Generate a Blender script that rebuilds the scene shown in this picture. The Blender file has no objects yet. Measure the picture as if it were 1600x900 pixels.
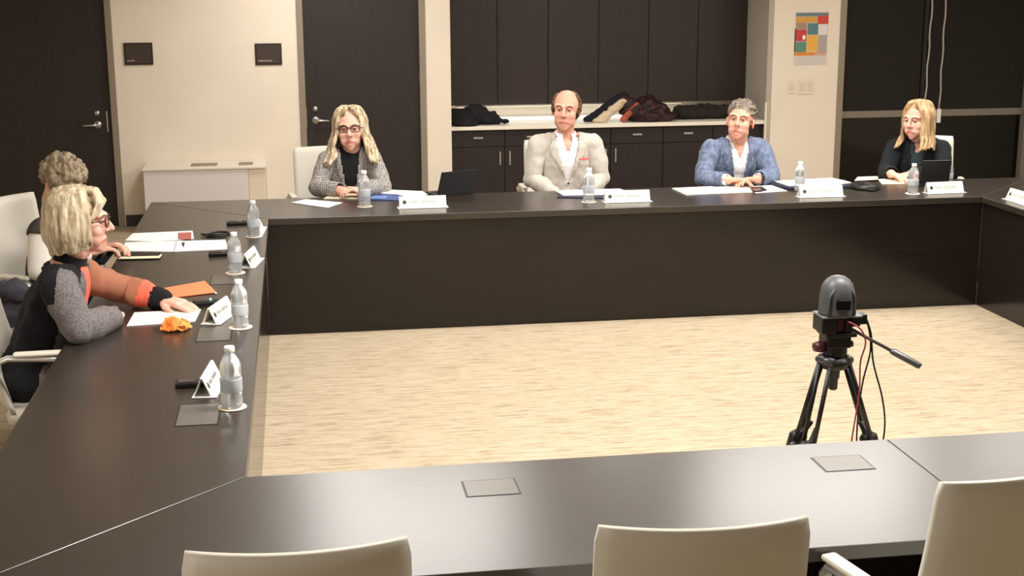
import bpy, bmesh, math, random
import numpy as np
from mathutils import Vector, Matrix, Euler, noise, kdtree
R = math.radians
random.seed(7)
scene = bpy.context.scene
COL = scene.collection

# ------------------------------------------------------------ camera
CH, CYAW, CPIT, CROL, CF = 2.123, R(8.888), R(12.826), R(-0.279), 2150.4
FWD = Vector((math.sin(CYAW)*math.cos(CPIT), math.cos(CYAW)*math.cos(CPIT), -math.sin(CPIT)))
_r = Vector((math.cos(CYAW), -math.sin(CYAW), 0)); _u = _r.cross(FWD)
RGT = _r*math.cos(CROL)+_u*math.sin(CROL); UPV = -_r*math.sin(CROL)+_u*math.cos(CROL)
CPOS = Vector((0, 0, CH))
cd = bpy.data.cameras.new('camera'); cam = bpy.data.objects.new('camera', cd); COL.objects.link(cam)
cd.sensor_width = 36; cd.lens = CF/1600*36; cd.clip_start = .05; cd.clip_end = 60
M = Matrix.Identity(4)
for i in range(3):
    M[i][0] = RGT[i]; M[i][1] = UPV[i]; M[i][2] = -FWD[i]; M[i][3] = CPOS[i]
cam.matrix_world = M
scene.camera = cam
def at(px, py, axis, val):
    "world point where the sight line through a photo pixel meets the plane axis = val"
    d = FWD*CF + RGT*(px-800) - UPV*(py-450)
    return CPOS + d*((val-CPOS[axis])/d[axis])

# ------------------------------------------------------------ world, light, exposure
w = bpy.data.worlds.new('world'); scene.world = w; w.use_nodes = True
w.node_tree.nodes['Background'].inputs[0].default_value = (.02, .022, .03, 1)
w.node_tree.nodes['Background'].inputs[1].default_value = .3
vs = scene.view_settings
vs.view_transform = 'Standard'; vs.look = 'None'; vs.gamma = 1; vs.use_curve_mapping = False
vs.exposure = 0.16
CEIL = 2.8
LIGHTS = [  # x, y, size x, size y, power
    (0.65, 7.95, 1.2, .6, 52), (3.25, 8.1, 1.5, .6, 72), (5.2, 8.7, 1.2, .6, 40),
    (0.4, 4.6, 1.2, .6, 84), (2.5, 4.6, 1.2, .6, 84), (4.6, 4.6, 1.2, .6, 50),
    (0.2, 11.0, .6, .6, 34), (2.6, 10.8, .6, .6, 18), (5.0, 10.8, .6, .6, 7), (-2.3, 2.2, .6, .6, 30)]
LCOL = (1.0, .965, .92)

# ------------------------------------------------------------ materials
def lin(c):
    return tuple(((v/255)/12.92 if v/255 <= .04045 else ((v/255+.055)/1.055)**2.4) for v in c[:3])+(1,)
MATS = {}
def mat(name, col, rough=.5, metal=0, spec=.5, var=0, scale=20, stretch=(1, 1, 1), bump=0, coat=0, trans=0, ior=1.45, emit=0, alpha=1, sheen=0, col2=None):
    if name in MATS: return MATS[name]
    m = bpy.data.materials.new(name); m.use_nodes = True; MATS[name] = m
    nt = m.node_tree; b = nt.nodes['Principled BSDF']
    c = lin(col)
    b.inputs['Base Color'].default_value = c
    b.inputs['Roughness'].default_value = rough; b.inputs['Metallic'].default_value = metal
    b.inputs['Specular IOR Level'].default_value = spec; b.inputs['IOR'].default_value = ior
    b.inputs['Coat Weight'].default_value = coat; b.inputs['Transmission Weight'].default_value = trans
    b.inputs['Alpha'].default_value = alpha; b.inputs['Sheen Weight'].default_value = sheen
    if emit:
        b.inputs['Emission Color'].default_value = c; b.inputs['Emission Strength'].default_value = emit
    if var or bump or col2:
        tc = nt.nodes.new('ShaderNodeTexCoord'); mp = nt.nodes.new('ShaderNodeMapping')
        mp.inputs['Scale'].default_value = stretch
        n = nt.nodes.new('ShaderNodeTexNoise'); n.inputs['Scale'].default_value = scale; n.inputs['Detail'].default_value = 4
        nt.links.new(tc.outputs['Object'], mp.inputs[0]); nt.links.new(mp.outputs[0], n.inputs['Vector'])
        if var or col2:
            cr = nt.nodes.new('ShaderNodeValToRGB')
            a = tuple(max(0, v*(1-var)) for v in c[:3])+(1,); z = lin(col2) if col2 else tuple(min(1, v*(1+var)) for v in c[:3])+(1,)
            cr.color_ramp.elements[0].position = .35; cr.color_ramp.elements[1].position = .65
            cr.color_ramp.elements[0].color = a if not col2 else c; cr.color_ramp.elements[1].color = z
            nt.links.new(n.outputs[0], cr.inputs[0]); nt.links.new(cr.outputs[0], b.inputs['Base Color'])
        if bump:
            bp = nt.nodes.new('ShaderNodeBump'); bp.inputs['Strength'].default_value = bump; bp.inputs['Distance'].default_value = .004
            nt.links.new(n.outputs[0], bp.inputs['Height']); nt.links.new(bp.outputs[0], b.inputs['Normal'])
    return m

def plaid(name, base, dark, light, sc=90, dist=2):
    m = bpy.data.materials.new(name); m.use_nodes = True; nt = m.node_tree; b = nt.nodes['Principled BSDF']
    tc = nt.nodes.new('ShaderNodeTexCoord'); prev = None
    mix0 = nt.nodes.new('ShaderNodeRGB'); mix0.outputs[0].default_value = lin(base); prev = mix0.outputs[0]
    for ax, s, colr, f in (('X', sc, dark, .75), ('Z', sc, dark, .75), ('X', sc*.47, light, .7), ('Z', sc*.53, light, .7)):
        wv = nt.nodes.new('ShaderNodeTexWave'); wv.bands_direction = ax; wv.inputs['Scale'].default_value = s/6.28
        wv.inputs['Distortion'].default_value = dist; wv.inputs['Detail Scale'].default_value = 2.5; wv.inputs['Detail'].default_value = 2
        nt.links.new(tc.outputs['Object'], wv.inputs['Vector'])
        cr = nt.nodes.new('ShaderNodeValToRGB'); cr.color_ramp.elements[0].position = .55; cr.color_ramp.elements[1].position = .8
        nt.links.new(wv.outputs['Fac'], cr.inputs[0])
        mu = nt.nodes.new('ShaderNodeMath'); mu.operation = 'MULTIPLY'; mu.inputs[1].default_value = f
        nt.links.new(cr.outputs[0], mu.inputs[0])
        mx = nt.nodes.new('ShaderNodeMix'); mx.data_type = 'RGBA'
        nt.links.new(mu.outputs[0], mx.inputs['Factor']); nt.links.new(prev, mx.inputs[6]); mx.inputs[7].default_value = lin(colr)
        prev = mx.outputs[2]
    nt.links.new(prev, b.inputs['Base Color']); b.inputs['Roughness'].default_value = .9
    return m

def carpet_mat():
    m = bpy.data.materials.new('carpet'); m.use_nodes = True; nt = m.node_tree; b = nt.nodes['Principled BSDF']
    b.inputs['Roughness'].default_value = .95; b.inputs['Specular IOR Level'].default_value = .1
    tc = nt.nodes.new('ShaderNodeTexCoord')
    def nz(sc, stretch):
        mp = nt.nodes.new('ShaderNodeMapping'); mp.inputs['Scale'].default_value = stretch
        n = nt.nodes.new('ShaderNodeTexNoise'); n.inputs['Scale'].default_value = sc; n.inputs['Detail'].default_value = 3; n.inputs['Roughness'].default_value = .6
        nt.links.new(tc.outputs['Object'], mp.inputs[0]); nt.links.new(mp.outputs[0], n.inputs['Vector']); return n
    a = nz(6, (.75, 9, 1)); c = nz(9, (1.6, 14, 1))
    cr = nt.nodes.new('ShaderNodeValToRGB'); e = cr.color_ramp.elements
    e[0].position = .38; e[0].color = lin((152, 136, 112)); e[1].position = .58; e[1].color = lin((192, 176, 153))
    x = e.new(.48); x.color = lin((182, 166, 140))
    ad = nt.nodes.new('ShaderNodeMix'); ad.inputs['Factor'].default_value = .4
    nt.links.new(a.outputs[0], ad.inputs[2]); nt.links.new(c.outputs[0], ad.inputs[3]); nt.links.new(ad.outputs[0], cr.inputs[0])
    nt.links.new(cr.outputs[0], b.inputs['Base Color'])
    bp = nt.nodes.new('ShaderNodeBump'); bp.inputs['Strength'].default_value = .3; bp.inputs['Distance'].default_value = .003
    nt.links.new(c.outputs[0], bp.inputs['Height']); nt.links.new(bp.outputs[0], b.inputs['Normal'])
    return m

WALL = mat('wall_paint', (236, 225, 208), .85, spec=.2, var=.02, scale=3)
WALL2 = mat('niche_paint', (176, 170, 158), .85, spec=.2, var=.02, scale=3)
CEILM = mat('ceiling_paint', (196, 190, 180), .9, spec=.1)
DOOR = mat('door_wood', (42, 36, 32), .45, var=.15, scale=6, stretch=(8, 8, .6))
CABM = mat('cabinet_wood', (50, 40, 36), .42, var=.12, scale=5, stretch=(9, 9, .5))
CABD = mat('cabinet_wood_low', (42, 32, 32), .45, var=.12, scale=5, stretch=(9, 9, .5))
TABLE = mat('table_wood', (46, 39, 34), .29, ior=1.85, spec=.5, var=.18, scale=7, stretch=(.7, 26, 1))
TABLEY = mat('table_wood_cross', (46, 39, 34), .29, ior=1.85, spec=.5, var=.18, scale=7, stretch=(26, .7, 1))
PANEL = mat('panel_wood', (30, 24, 22), .16, spec=.5, var=.15, scale=5, stretch=(.6, 9, 9))
FRAME = mat('door_frame_metal', (150, 138, 122), .45, metal=.3)
METAL = mat('brushed_metal', (200, 198, 192), .3, metal=.9)
CHROME = mat('polished_aluminium', (225, 224, 220), .28, metal=.7)
WHITEP = mat('white_paper', (246, 243, 238), .8)
CREAM = mat('cream_paper', (240, 226, 196), .8)
LEATH = mat('ivory_leather', (222, 217, 204), .5, bump=.05, scale=120)
BLACK = mat('black_plastic', (16, 15, 15), .4)
DKGREY = mat('dark_grey_plastic', (62, 62, 64), .45)
COUNTER = mat('white_counter', (245, 238, 222), .35)
GLASSN = mat('night_glass', (14, 11, 8), .06, spec=.35)
SKIN = mat('skin', (230, 176, 156), .55, var=.06, scale=14)
SKIN2 = mat('skin_tanned', (224, 164, 140), .55, var=.06, scale=14)
LIPS = mat('lips', (196, 120, 110), .5)
EYEW = mat('eye_white', (186, 170, 160), .4)
IRIS = mat('iris', (40, 30, 26), .4)

# ------------------------------------------------------------ object helpers
def tag(o, label=None, cat=None, group=None, kind=None):
    if label: o['label'] = label
    if cat: o['category'] = cat
    if group: o['group'] = group
    if kind: o['kind'] = kind
    return o
def empty(name, loc, rz=0, label=None, cat=None, group=None):
    o = bpy.data.objects.new(name, None); COL.objects.link(o); o.location = loc; o.rotation_euler.z = rz
    o.empty_display_size = .1
    return tag(o, label, cat, group)
def copy_tree(o, parent=None):
    c = o.copy(); COL.objects.link(c)
    if parent: c.parent = parent
    for ch in list(o.children): copy_tree(ch, c)
    return c
def link(name, me, mats, parent=None, smooth=False, bevel=0, loc=None, rot=None):
    o = bpy.data.objects.new(name, me); COL.objects.link(o)
    for m in (mats if isinstance(mats, (list, tuple)) else [mats]): me.materials.append(m)
    if smooth:
        for p in me.polygons: p.use_smooth = True
    if bevel:
        b = o.modifiers.new('bevel', 'BEVEL'); b.width = bevel; b.segments = 2; b.limit_method = 'ANGLE'
    if parent: o.parent = parent
    if loc is not None: o.location = loc
    if rot is not None: o.rotation_euler = rot
    return o
SPH = {}
class MB:
    def __init__(s): s.bm = bmesh.new(); s.E = []
    def box(s, a, b, M=None, mi=0):
        x0, y0, z0 = a; x1, y1, z1 = b
        v = [Vector(p) for p in ((x0,y0,z0),(x1,y0,z0),(x1,y1,z0),(x0,y1,z0),(x0,y0,z1),(x1,y0,z1),(x1,y1,z1),(x0,y1,z1))]
        if M: v = [M @ p for p in v]
        v = [s.bm.verts.new(p) for p in v]
        for f in ((3,2,1,0),(4,5,6,7),(0,1,5,4),(1,2,6,5),(2,3,7,6),(3,0,4,7)):
            s.bm.faces.new([v[i] for i in f]).material_index = mi
        return s
    def prism(s, pts, z0, z1, mi=0, M=None):
        "closed outline (ccw seen from above) extruded from z0 to z1"
        lo = [Vector((p[0], p[1], z0)) for p in pts]; hi = [Vector((p[0], p[1], z1)) for p in pts]
        if M: lo = [M @ p for p in lo]; hi = [M @ p for p in hi]
        lo = [s.bm.verts.new(p) for p in lo]; hi = [s.bm.verts.new(p) for p in hi]
        n = len(pts)
        s.bm.faces.new(hi).material_index = mi; s.bm.faces.new(lo[::-1]).material_index = mi
        for i in range(n):
            s.bm.faces.new((lo[i], lo[(i+1) % n], hi[(i+1) % n], hi[i])).material_index = mi
        return s
    def tube(s, pts, rad, n=10, mi=0, flat=None):
        pts = [Vector(p) for p in pts]
        if not isinstance(rad, (list, tuple)): rad = [rad]*len(pts)
        rings = []; up = None
        for i, p in enumerate(pts):
            t = (pts[min(i+1, len(pts)-1)]-pts[max(i-1, 0)]).normalized()
            if up is None: up = Vector((0, 0, 1)) if abs(t.z) < .9 else Vector((0, 1, 0))
            a = t.cross(up)
            if a.length < 1e-4: a = t.orthogonal()
            a.normalize(); b = a.cross(t).normalized(); up = b
            fx = flat or 1
            rings.append([s.bm.verts.new(p + a*math.cos(k*2*math.pi/n)*rad[i]*fx + b*math.sin(k*2*math.pi/n)*rad[i]) for k in range(n)])
        for i in range(len(rings)-1):
            for k in range(n):
                s.bm.faces.new((rings[i][k], rings[i][(k+1) % n], rings[i+1][(k+1) % n], rings[i+1][k])).material_index = mi
        s.bm.faces.new(rings[0][::-1]).material_index = mi; s.bm.faces.new(rings[-1]).material_index = mi
        return s
    def lathe(s, prof, c=(0, 0, 0), n=20, mi=0, M=None):
        rings = []
        for r, z in prof:
            ring = [Vector((c[0]+r*math.cos(k*2*math.pi/n), c[1]+r*math.sin(k*2*math.pi/n), c[2]+z)) for k in range(n)]
            if M: ring = [M @ p for p in ring]
            rings.append([s.bm.verts.new(p) for p in ring])
        for i in range(len(rings)-1):
            for k in range(n):
                s.bm.faces.new((rings[i][k], rings[i][(k+1) % n], rings[i+1][(k+1) % n], rings[i+1][k])).material_index = mi
        s.bm.faces.new(rings[0][::-1]).material_index = mi; s.bm.faces.new(rings[-1]).material_index = mi
        return s
    def ell(s, c, r, M=None, u=14, v=9, mi=0):
        if (u, v) not in SPH:
            P_ = [(0, 0, -1)]+[(math.sin(math.pi*j/v)*math.cos(2*math.pi*i/u), math.sin(math.pi*j/v)*math.sin(2*math.pi*i/u), -math.cos(math.pi*j/v)) for j in range(1, v) for i in range(u)]+[(0, 0, 1)]
            F_ = [(0, 1+(i+1) % u, 1+i) for i in range(u)]
            F_ += [(1+j*u+i, 1+j*u+(i+1) % u, 1+(j+1)*u+(i+1) % u, 1+(j+1)*u+i) for j in range(v-2) for i in range(u)]
            F_ += [(1+(v-2)*u+i, 1+(v-2)*u+(i+1) % u, len(P_)-1) for i in range(u)]
            SPH[(u, v)] = (np.array(P_), F_)
        P_, F_ = SPH[(u, v)]
        q = P_*np.array(tuple(r))
        if M: q = q @ np.array(M.to_3x3()).T
        s.E.append((q+np.array(tuple(c)), F_, mi))
        return s
    def mesh(s, name='m', normals=True):
        if normals and len(s.bm.faces): bmesh.ops.recalc_face_normals(s.bm, faces=s.bm.faces)
        if s.E:
            vs_ = []; fs = []; mi = []
            for q, F_, m_ in s.E:
                n = len(vs_); vs_ += q.tolist(); fs += [tuple(i+n for i in f) for f in F_]; mi += [m_]*len(F_)
            t_ = bpy.data.meshes.new('t'); t_.from_pydata(vs_, [], fs); t_.polygons.foreach_set('material_index', mi); t_.update()
            s.bm.from_mesh(t_); bpy.data.meshes.remove(t_)
        me = bpy.data.meshes.new(name); s.bm.to_mesh(me); s.bm.free(); return me
    def build(s, name, mats, parent=None, smooth=False, bevel=0, loc=None, rot=None):
        return link(name, s.mesh(name), mats, parent, smooth, bevel, loc, rot)
def struct(o): o['kind'] = 'structure'; return o

# ------------------------------------------------------------ room shell
WY = 12.2                                   # face of the back wall
X0, X1, Y0 = -3.4, 6.95, -1.6
fl = struct(MB().box((X0-.1, Y0-.1, -.1), (X1+.1, 13.6, 0)).build('floor', carpet_mat()))
struct(MB().box((X0-.1, Y0-.1, CEIL), (X1+.1, 13.6, CEIL+.1)).build('ceiling', CEILM))
struct(MB().box((X0-.15, Y0, 0), (X0, 13.4, CEIL)).build('wall_left', WALL))
struct(MB().box((X1, Y0, 0), (X1+.15, 13.4, CEIL)).build('wall_right', WALL))
struct(MB().box((X0, Y0-.15, 0), (X1, Y0, CEIL)).build('wall_front', WALL))
DH = 2.35
b = MB()                                    # back wall, with its door and niche openings
b.box((X0, WY, 0), (-2.72, WY+.15, CEIL)); b.box((-2.72, WY, DH+.05), (-1.50, WY+.15, CEIL))
b.box((-1.50, WY, 0), (.04, WY+.15, CEIL)); b.box((.04, WY, DH+.05), (1.15, WY+.15, CEIL))
b.box((1.15, WY, 0), (1.37, WY+1.15, CEIL)); b.box((1.37, WY, 2.55), (4.33, WY+1.15, CEIL))
b.box((4.33, WY, 0), (4.96, WY+.15, CEIL)); b.box((4.96, WY, 2.5), (X1, WY+.15, CEIL))
struct(b.build('wall_back', WALL))
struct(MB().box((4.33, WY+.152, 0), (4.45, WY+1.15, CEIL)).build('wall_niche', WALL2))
struct(MB().box((1.372, WY+1.10, 0), (4.328, WY+1.148, 2.548)).build('wall_niche_back', WALL))
struct(MB().box((-1.49, WY-.012, 0), (.03, WY-.001, .10)).build('baseboard_back', mat('baseboard', (60, 55, 50), .5), bevel=.003))
# doors
def door(n, xa, xb, lever_x, s):
    d = struct(MB().box((xa+.05, WY+.03, .01), (xb-.05, WY+.075, DH)).build('door_%d' % n, DOOR, bevel=.003))
    f = MB(); f.box((xa, WY-.012, 0), (xa+.055, WY+.12, DH+.05)); f.box((xb-.055, WY-.012, 0), (xb, WY+.12, DH+.05)); f.box((xa, WY-.012, DH), (xb, WY+.12, DH+.05))
    struct(f.build('trim_%d' % n, FRAME, bevel=.004))
    h = MB(); Mx = Matrix.Translation((lever_x, WY+.03, .885)) @ Matrix.Rotation(R(90), 4, 'X')
    h.lathe([(.034, 0), (.034, .008), (.024, .014), (.012, .018), (.012, .05)], M=Mx)
    h.tube([(lever_x, WY-.02, .885), (lever_x+s*.04, WY-.025, .885), (lever_x+s*.12, WY-.022, .882)], [.012, .011, .009])
    h.build('door_handle', METAL, d, smooth=True)
    k = MB().lathe([(.024, 0), (.024, .008), (.014, .013), (.010, .016)], M=Matrix.Translation((lever_x-s*.0, WY+.03, .985)) @ Matrix.Rotation(R(90), 4, 'X'))
    k.build('lock', METAL, d, smooth=True)
    g = MB(); 
    for z in (.25, 1.2, 2.1): g.tube([(xa+.05 if lever_x > (xa+xb)/2 else xb-.05, WY+.022, z), (xa+.05 if lever_x > (xa+xb)/2 else xb-.05, WY+.022, z+.1)], .008)
    g.build('hinge', METAL, d)
    MB().box((lever_x-s*.085, WY+.026, .82), (lever_x-s*.075, WY+.031, 1.0)).build('latch_plate', METAL, d)
door(1, -2.72, -1.50, -1.675, -1)
door(2, .04, 1.15, .175, 1)
# windows at the right with night outside
for n, (xa, xb) in enumerate(((5.02, 5.80), (5.84, 6.84))):
    g = struct(MB().box((xa, WY+.07, .05), (xb, WY+.085, 2.5)).build('window_%d' % (n+1), GLASSN))
    f = MB(); f.box((xa-.02, WY+.05, .80), (xb+.02, WY+.10, .865)); f.box((xa-.02, WY+.05, 0), (xb+.02, WY+.10, .06))
    f.build('transom', mat('transom_metal', (135, 128, 118), .5, metal=.4), g, bevel=.003)
    s = MB().box((xa+.01, WY+.045, .87), (xb-.01, WY+.049, 2.48)).build('roller_shade', mat('shade_cloth', (30, 25, 22), .9, var=.1, scale=40), g)
struct(MB().box((4.96, WY-.01, 0), (5.02, WY+.13, 2.5)).build('trim_3', FRAME, bevel=.004))
struct(MB().box((6.84, WY-.01, 0), (6.95, WY+.13, 2.5)).build('trim_4', mat('post_paint', (118, 112, 100), .6), bevel=.004))
struct(MB().box((5.80, WY+.04, 0), (5.84, WY+.12, 2.5)).build('trim_5', mat('dark_mullion', (28, 26, 26), .5)))
for (pa, pb, lb) in (((1457, 0), (1445, 165), 'left one of two thin silver blind cords hanging between the dark windows'),
                     ((1478, 0), (1467, 175), 'right one of two thin silver blind cords, with a white tensioner at its end')):
    A = at(*pa, 1, WY-.03); B = at(*pb, 1, WY-.03); A = A + (A-B)*.32
    pts = [A.lerp(B, k/14) + Vector((.006*math.sin(k*1.7), 0, 0)) for k in range(15)]
    c = MB().tube(pts, .009, 6)
    t = empty('blind_cord', (B.x, B.y, B.z), 0, lb, 'blind cord')
    o = c.build('cord', mat('cord_beads', (176, 168, 160), .5, metal=.3), t, smooth=True); o.data.transform(Matrix.Translation(-B))
    m_ = MB()
    if 'tensioner' in lb: m_.box((-.018, -.012, -.10), (.018, .012, .03)); mm = WHITEP
    else: m_.box((-.012, -.01, -.05), (.012, .01, .01)); mm = METAL
    m_.build('tensioner', mm, t, bevel=.004)
# ceiling lights: real fixtures with a lamp each
for i, (x, y, sx, sy, pw) in enumerate(LIGHTS):
    t = empty('ceiling_light', (x, y, CEIL), 0, '%s flat ceiling light above %s' % ('long' if sx > 1 else 'small square', ['the far table, left', 'the far table, middle', 'the far table, right', 'the near table, left', 'the near table, middle', 'the near table, right', 'the second door', 'the cabinet niche', 'the dark windows', 'the left front corner'][i]), 'ceiling light', 'ceiling lights')
    f = MB(); hx, hy = sx/2+.03, sy/2+.03
    f.box((-hx, -hy, -.03), (hx, -hy+.03, -.001)); f.box((-hx, hy-.03, -.03), (hx, hy, -.001)); f.box((-hx, -hy+.03, -.03), (-hx+.03, hy-.03, -.001)); f.box((hx-.03, -hy+.03, -.03), (hx, hy-.03, -.001))
    f.build('frame', mat('light_frame', (200, 198, 190), .5), t)
    MB().box((-sx/2, -sy/2, -.012), (sx/2, sy/2, -.004)).build('diffuser', mat('light_diffuser', (255, 238, 210), .6, emit=1.0), t)
    ld = bpy.data.lights.new('lamp', 'AREA'); ld.shape = 'RECTANGLE'; ld.size = sx; ld.size_y = sy; ld.energy = pw; ld.color = LCOL
    lo = bpy.data.objects.new('lamp', ld); COL.objects.link(lo); lo.parent = t; lo.location = (0, 0, -.02)

# ------------------------------------------------------------ tables (hollow square, mitred corners)
T, TH = .72, .04
XI, YN, YF, XR, W = -.179, 3.81, 8.168, 4.332, .75
def table(name, outline, panels, mt, label, split=None, ports=(), base=None):
    cx = sum(p[0] for p in outline)/len(outline); cy = sum(p[1] for p in outline)/len(outline)
    t = empty(name, (cx, cy, 0), 0, label, 'table', None); Tm = Matrix.Translation((-cx, -cy, 0))
    MB().prism(outline, T-TH, T, M=Tm).build('table_top', mt, t, bevel=.003)
    for (a, b_) in panels: MB().box(a, b_, M=Tm).build('modesty_panel', PANEL, t, bevel=.002)
    for (x, y) in (base or []):
        MB().box((x-.03, y-.03, 0), (x+.03, y+.03, T-TH), M=Tm).build('leg', PANEL, t, bevel=.003)
    for (x, y, sx, sy) in ports:
        MB().box((x-sx/2-.005, y-sy/2-.005, T-.002), (x+sx/2+.005, y+sy/2+.005, T+.0008), M=Tm).build('port_rim', BLACK, t)
        MB().box((x-sx/2, y-sy/2, T-.002), (x+sx/2, y+sy/2, T+.002), M=Tm).build('cable_port', mat('port_metal', (104, 100, 95), .34, metal=.3), t, bevel=.001)
    return t
g = .0020
e = .025
P_ = at(310, 648, 2, T); P2_ = at(335, 522, 2, T); P3_ = at(352, 437, 2, T)
table('conference_table', [(XI-W, YN-W+g*2), (XI, YN+g*2), (XI, YF-g*2), (XI-W, YF+W-g*2)],
      [((XI-e-.02, YN-.02, .0), (XI-e, YF+e-.001, T-TH))], TABLEY, 'long dark wooden table along the left, two people seated at it', base=[(XI-W+.08, YN-.5), (XI-W+.08, 6.), (XI-W+.08, YF+.6)],
      ports=[(P_.x, P_.y, .13, .22), (P2_.x, P2_.y, .13, .22), (P3_.x, P3_.y, .13, .2)])
table('conference_table', [(XI, YF), (XR, YF), (XR+W, YF+W), (XI-W, YF+W)],
      [((XI-e+.001, YF+e, 0), (XR+e-.001, YF+e+.02, T-TH))], TABLE, 'long dark wooden table at the far side with bottles and name plates', base=[(XI-.4, YF+W-.1), (2., YF+W-.1), (XR+.4, YF+W-.1)])
table('conference_table', [(XR, YN+.2), (XR+W, YN+.2), (XR+W, YF+W-g*2), (XR, YF-g*2)],
      [((XR+e, YN, 0), (XR+e+.02, YF+e-.001, T-TH))], TABLEY, 'dark wooden table cut off by the right edge of the photo', base=[(XR+W-.1, YN+.4), (XR+W-.1, YF+.3)])
XS = 1.763
pa = at(767, 762, 2, T); pb = at(1317, 724, 2, T)
table('conference_table', [(XI-W, YN-W), (XS-.0005, YN-W), (XS-.0005, YN), (XI, YN)],
      [((XI, YN-e-.02, .0), (XS-.0005, YN-e, T-TH))], TABLE, 'dark wooden table across the front, left of the seam, with two cable ports', base=[(0.1, YN-.35), (1.2, YN-.35)],
      ports=[(pa.x, pa.y, .145, .115), (pb.x, pb.y, .145, .115)])
table('conference_table', [(XS+.0005, YN-W), (XR+W, YN-W), (XR+W, YN+.197), (XR, YN+.197), (XR, YN), (XS+.0005, YN)],
      [((XS+.0005, YN-e-.02, .0), (XR, YN-e, T-TH))], TABLE, 'dark wooden table section across the front, right of the seam', base=[(XS+.3, YN-.35), (4., YN-.35)])

# ------------------------------------------------------------ niche cabinets
UY = 12.95; UZ = .925; UW = (4.325-1.41)/3
NB = WY+1.099
for i in range(3):
    xa = 1.41+i*UW; xb = xa+UW
    t = empty('upper_cabinet', ((xa+xb)/2, UY+.15, UZ), 0, 'tall dark wooden wall cabinet in the niche, %s' % ['leftmost of the three', 'middle of the three', 'rightmost of the three'][i], 'cabinet', 'upper cabinets in the niche')
    hw = UW/2
    MB().box((-hw+.001, -.13, .0), (hw-.001, NB-UY-.152, 1.58)).build('body', CABM, t)
    for s in (-1, 1):
        MB().box((min(0, s*hw)+.003, -.152, -.004), (max(0, s*hw)-.003, -.131, 1.58)).build('door', CABM, t, bevel=.002)
BF = 12.36; CZ = .79
seam = [at(x, 230, 1, BF).x for x in (706, 871, 1036, 1201)]
seam[0] = 1.385; seam[3] = 4.30
for i in range(3):
    xa, xb = seam[i], seam[i+1]; hw = (xb-xa)/2
    t = empty('base_cabinet', ((xa+xb)/2, BF, 0), 0, 'low dark wooden cabinet under the white counter, %s' % ['leftmost of the three', 'the middle one of three', 'rightmost of the three'][i], 'cabinet', 'base cabinets in the niche')
    MB().box((-hw+.001, .02, .0), (hw-.001, NB-BF-.002, CZ-.035)).build('body', CABD, t)
    for s in (-1, 1):
        x_0, x_1 = (min(0, s*hw)+.003, max(0, s*hw)-.003)
        d = MB().box((x_0, 0, .60), (x_1, .019, CZ-.04)).build('drawer', CABD, t, bevel=.002)
        c = (x_0+x_1)/2
        MB().box((c-.045, -.02, .672), (c+.045, -.001, .690)).build('pull', METAL, d, bevel=.004)
        d = MB().box((x_0, 0, .08), (x_1, .019, .594)).build('door', CABD, t, bevel=.002)
        c = s*.045
        MB().box((c-.008, -.02, .43), (c+.008, -.001, .555)).build('pull', METAL, d, bevel=.004)
ct = MB().box((1.375, BF-.05, CZ-.034), (4.324, NB-.001, CZ)).build('countertop', COUNTER, bevel=.004)
tag(ct, 'long white countertop on the low cabinets in the niche', 'countertop')
bs = MB().box((1.375, NB-.028, CZ+.001), (4.324, NB-.001, UZ-.001)).build('trim_6', COUNTER); struct(bs)
es = MB().box((4.305, BF-.075, .55), (4.327, BF-.052, .96)).build('trim_7', COUNTER, bevel=.003); struct(es)

t = empty('under_cabinet_light', (2.6, UY-.05, UZ-.004), 0, 'slim light bar under the dark wall cabinets over the white counter', 'light')
MB().box((-1.1, .05, -.014), (1.1, .09, -.001)).build('housing', METAL, t)
MB().box((-1.09, .055, -.018), (1.09, .085, -.0145)).build('diffuser', mat('light_diffuser', (255, 238, 210), .6, emit=1.0), t)
ld = bpy.data.lights.new('lamp', 'AREA'); ld.shape = 'RECTANGLE'; ld.size = 2.2; ld.size_y = .03; ld.energy = 5; ld.color = LCOL
lo = bpy.data.objects.new('lamp', ld); COL.objects.link(lo); lo.parent = t; lo.location = (0, .07, -.022)
# garments lying on the counter
def remesh(me, voxel, smooth_it=4, fac=.5):
    o = bpy.data.objects.new('tmp', me); COL.objects.link(o)
    r = o.modifiers.new('r', 'REMESH'); r.mode = 'VOXEL'; r.voxel_size = voxel
    if smooth_it:
        s = o.modifiers.new('s', 'SMOOTH'); s.iterations = smooth_it; s.factor = fac
    dg = bpy.context.evaluated_depsgraph_get(); dg.update()
    out = bpy.data.meshes.new_from_object(o.evaluated_get(dg)); bpy.data.objects.remove(o)
    out.materials.clear()
    return out
def folds(me, amp, sc, st=(1, 1, 1), seed=0, fn=None):
    me.update(); ns = [v.normal.copy() for v in me.vertices]
    for v, n in zip(me.vertices, ns):
        q = Vector((v.co.x*st[0]*sc+seed, v.co.y*st[1]*sc, v.co.z*st[2]*sc))
        d = noise.noise(q)*amp + noise.noise(q*2.3)*amp*.4
        v.co += n*d*(fn(v.co) if fn else 1)
    me.update()
def cloth_pile(name, blobs, m, label, cat, zmin, amp=.03, parent=None, vox=.012, seed=0, origin=None):
    b = MB()
    for c, r in blobs: b.ell(c, r)
    me = remesh(b.mesh(), vox, 3); folds(me, amp, 11, (1, 1, 1.6), seed); folds(me, amp*.35, 34, (1, 1, 1), seed+5)
    for v in me.vertices: v.co.z = max(v.co.z, zmin)
    if origin is not None and parent is None: me.transform(Matrix.Translation(-Vector(origin)))
    o = link(name, me, m, parent, smooth=True)
    if parent is None:
        if origin is not None: o.location = origin
        tag(o, label, cat)
    return o
cz = CZ+.002
BLKC = mat('black_cloth', (22, 22, 26), .9, var=.3, scale=30)
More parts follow.
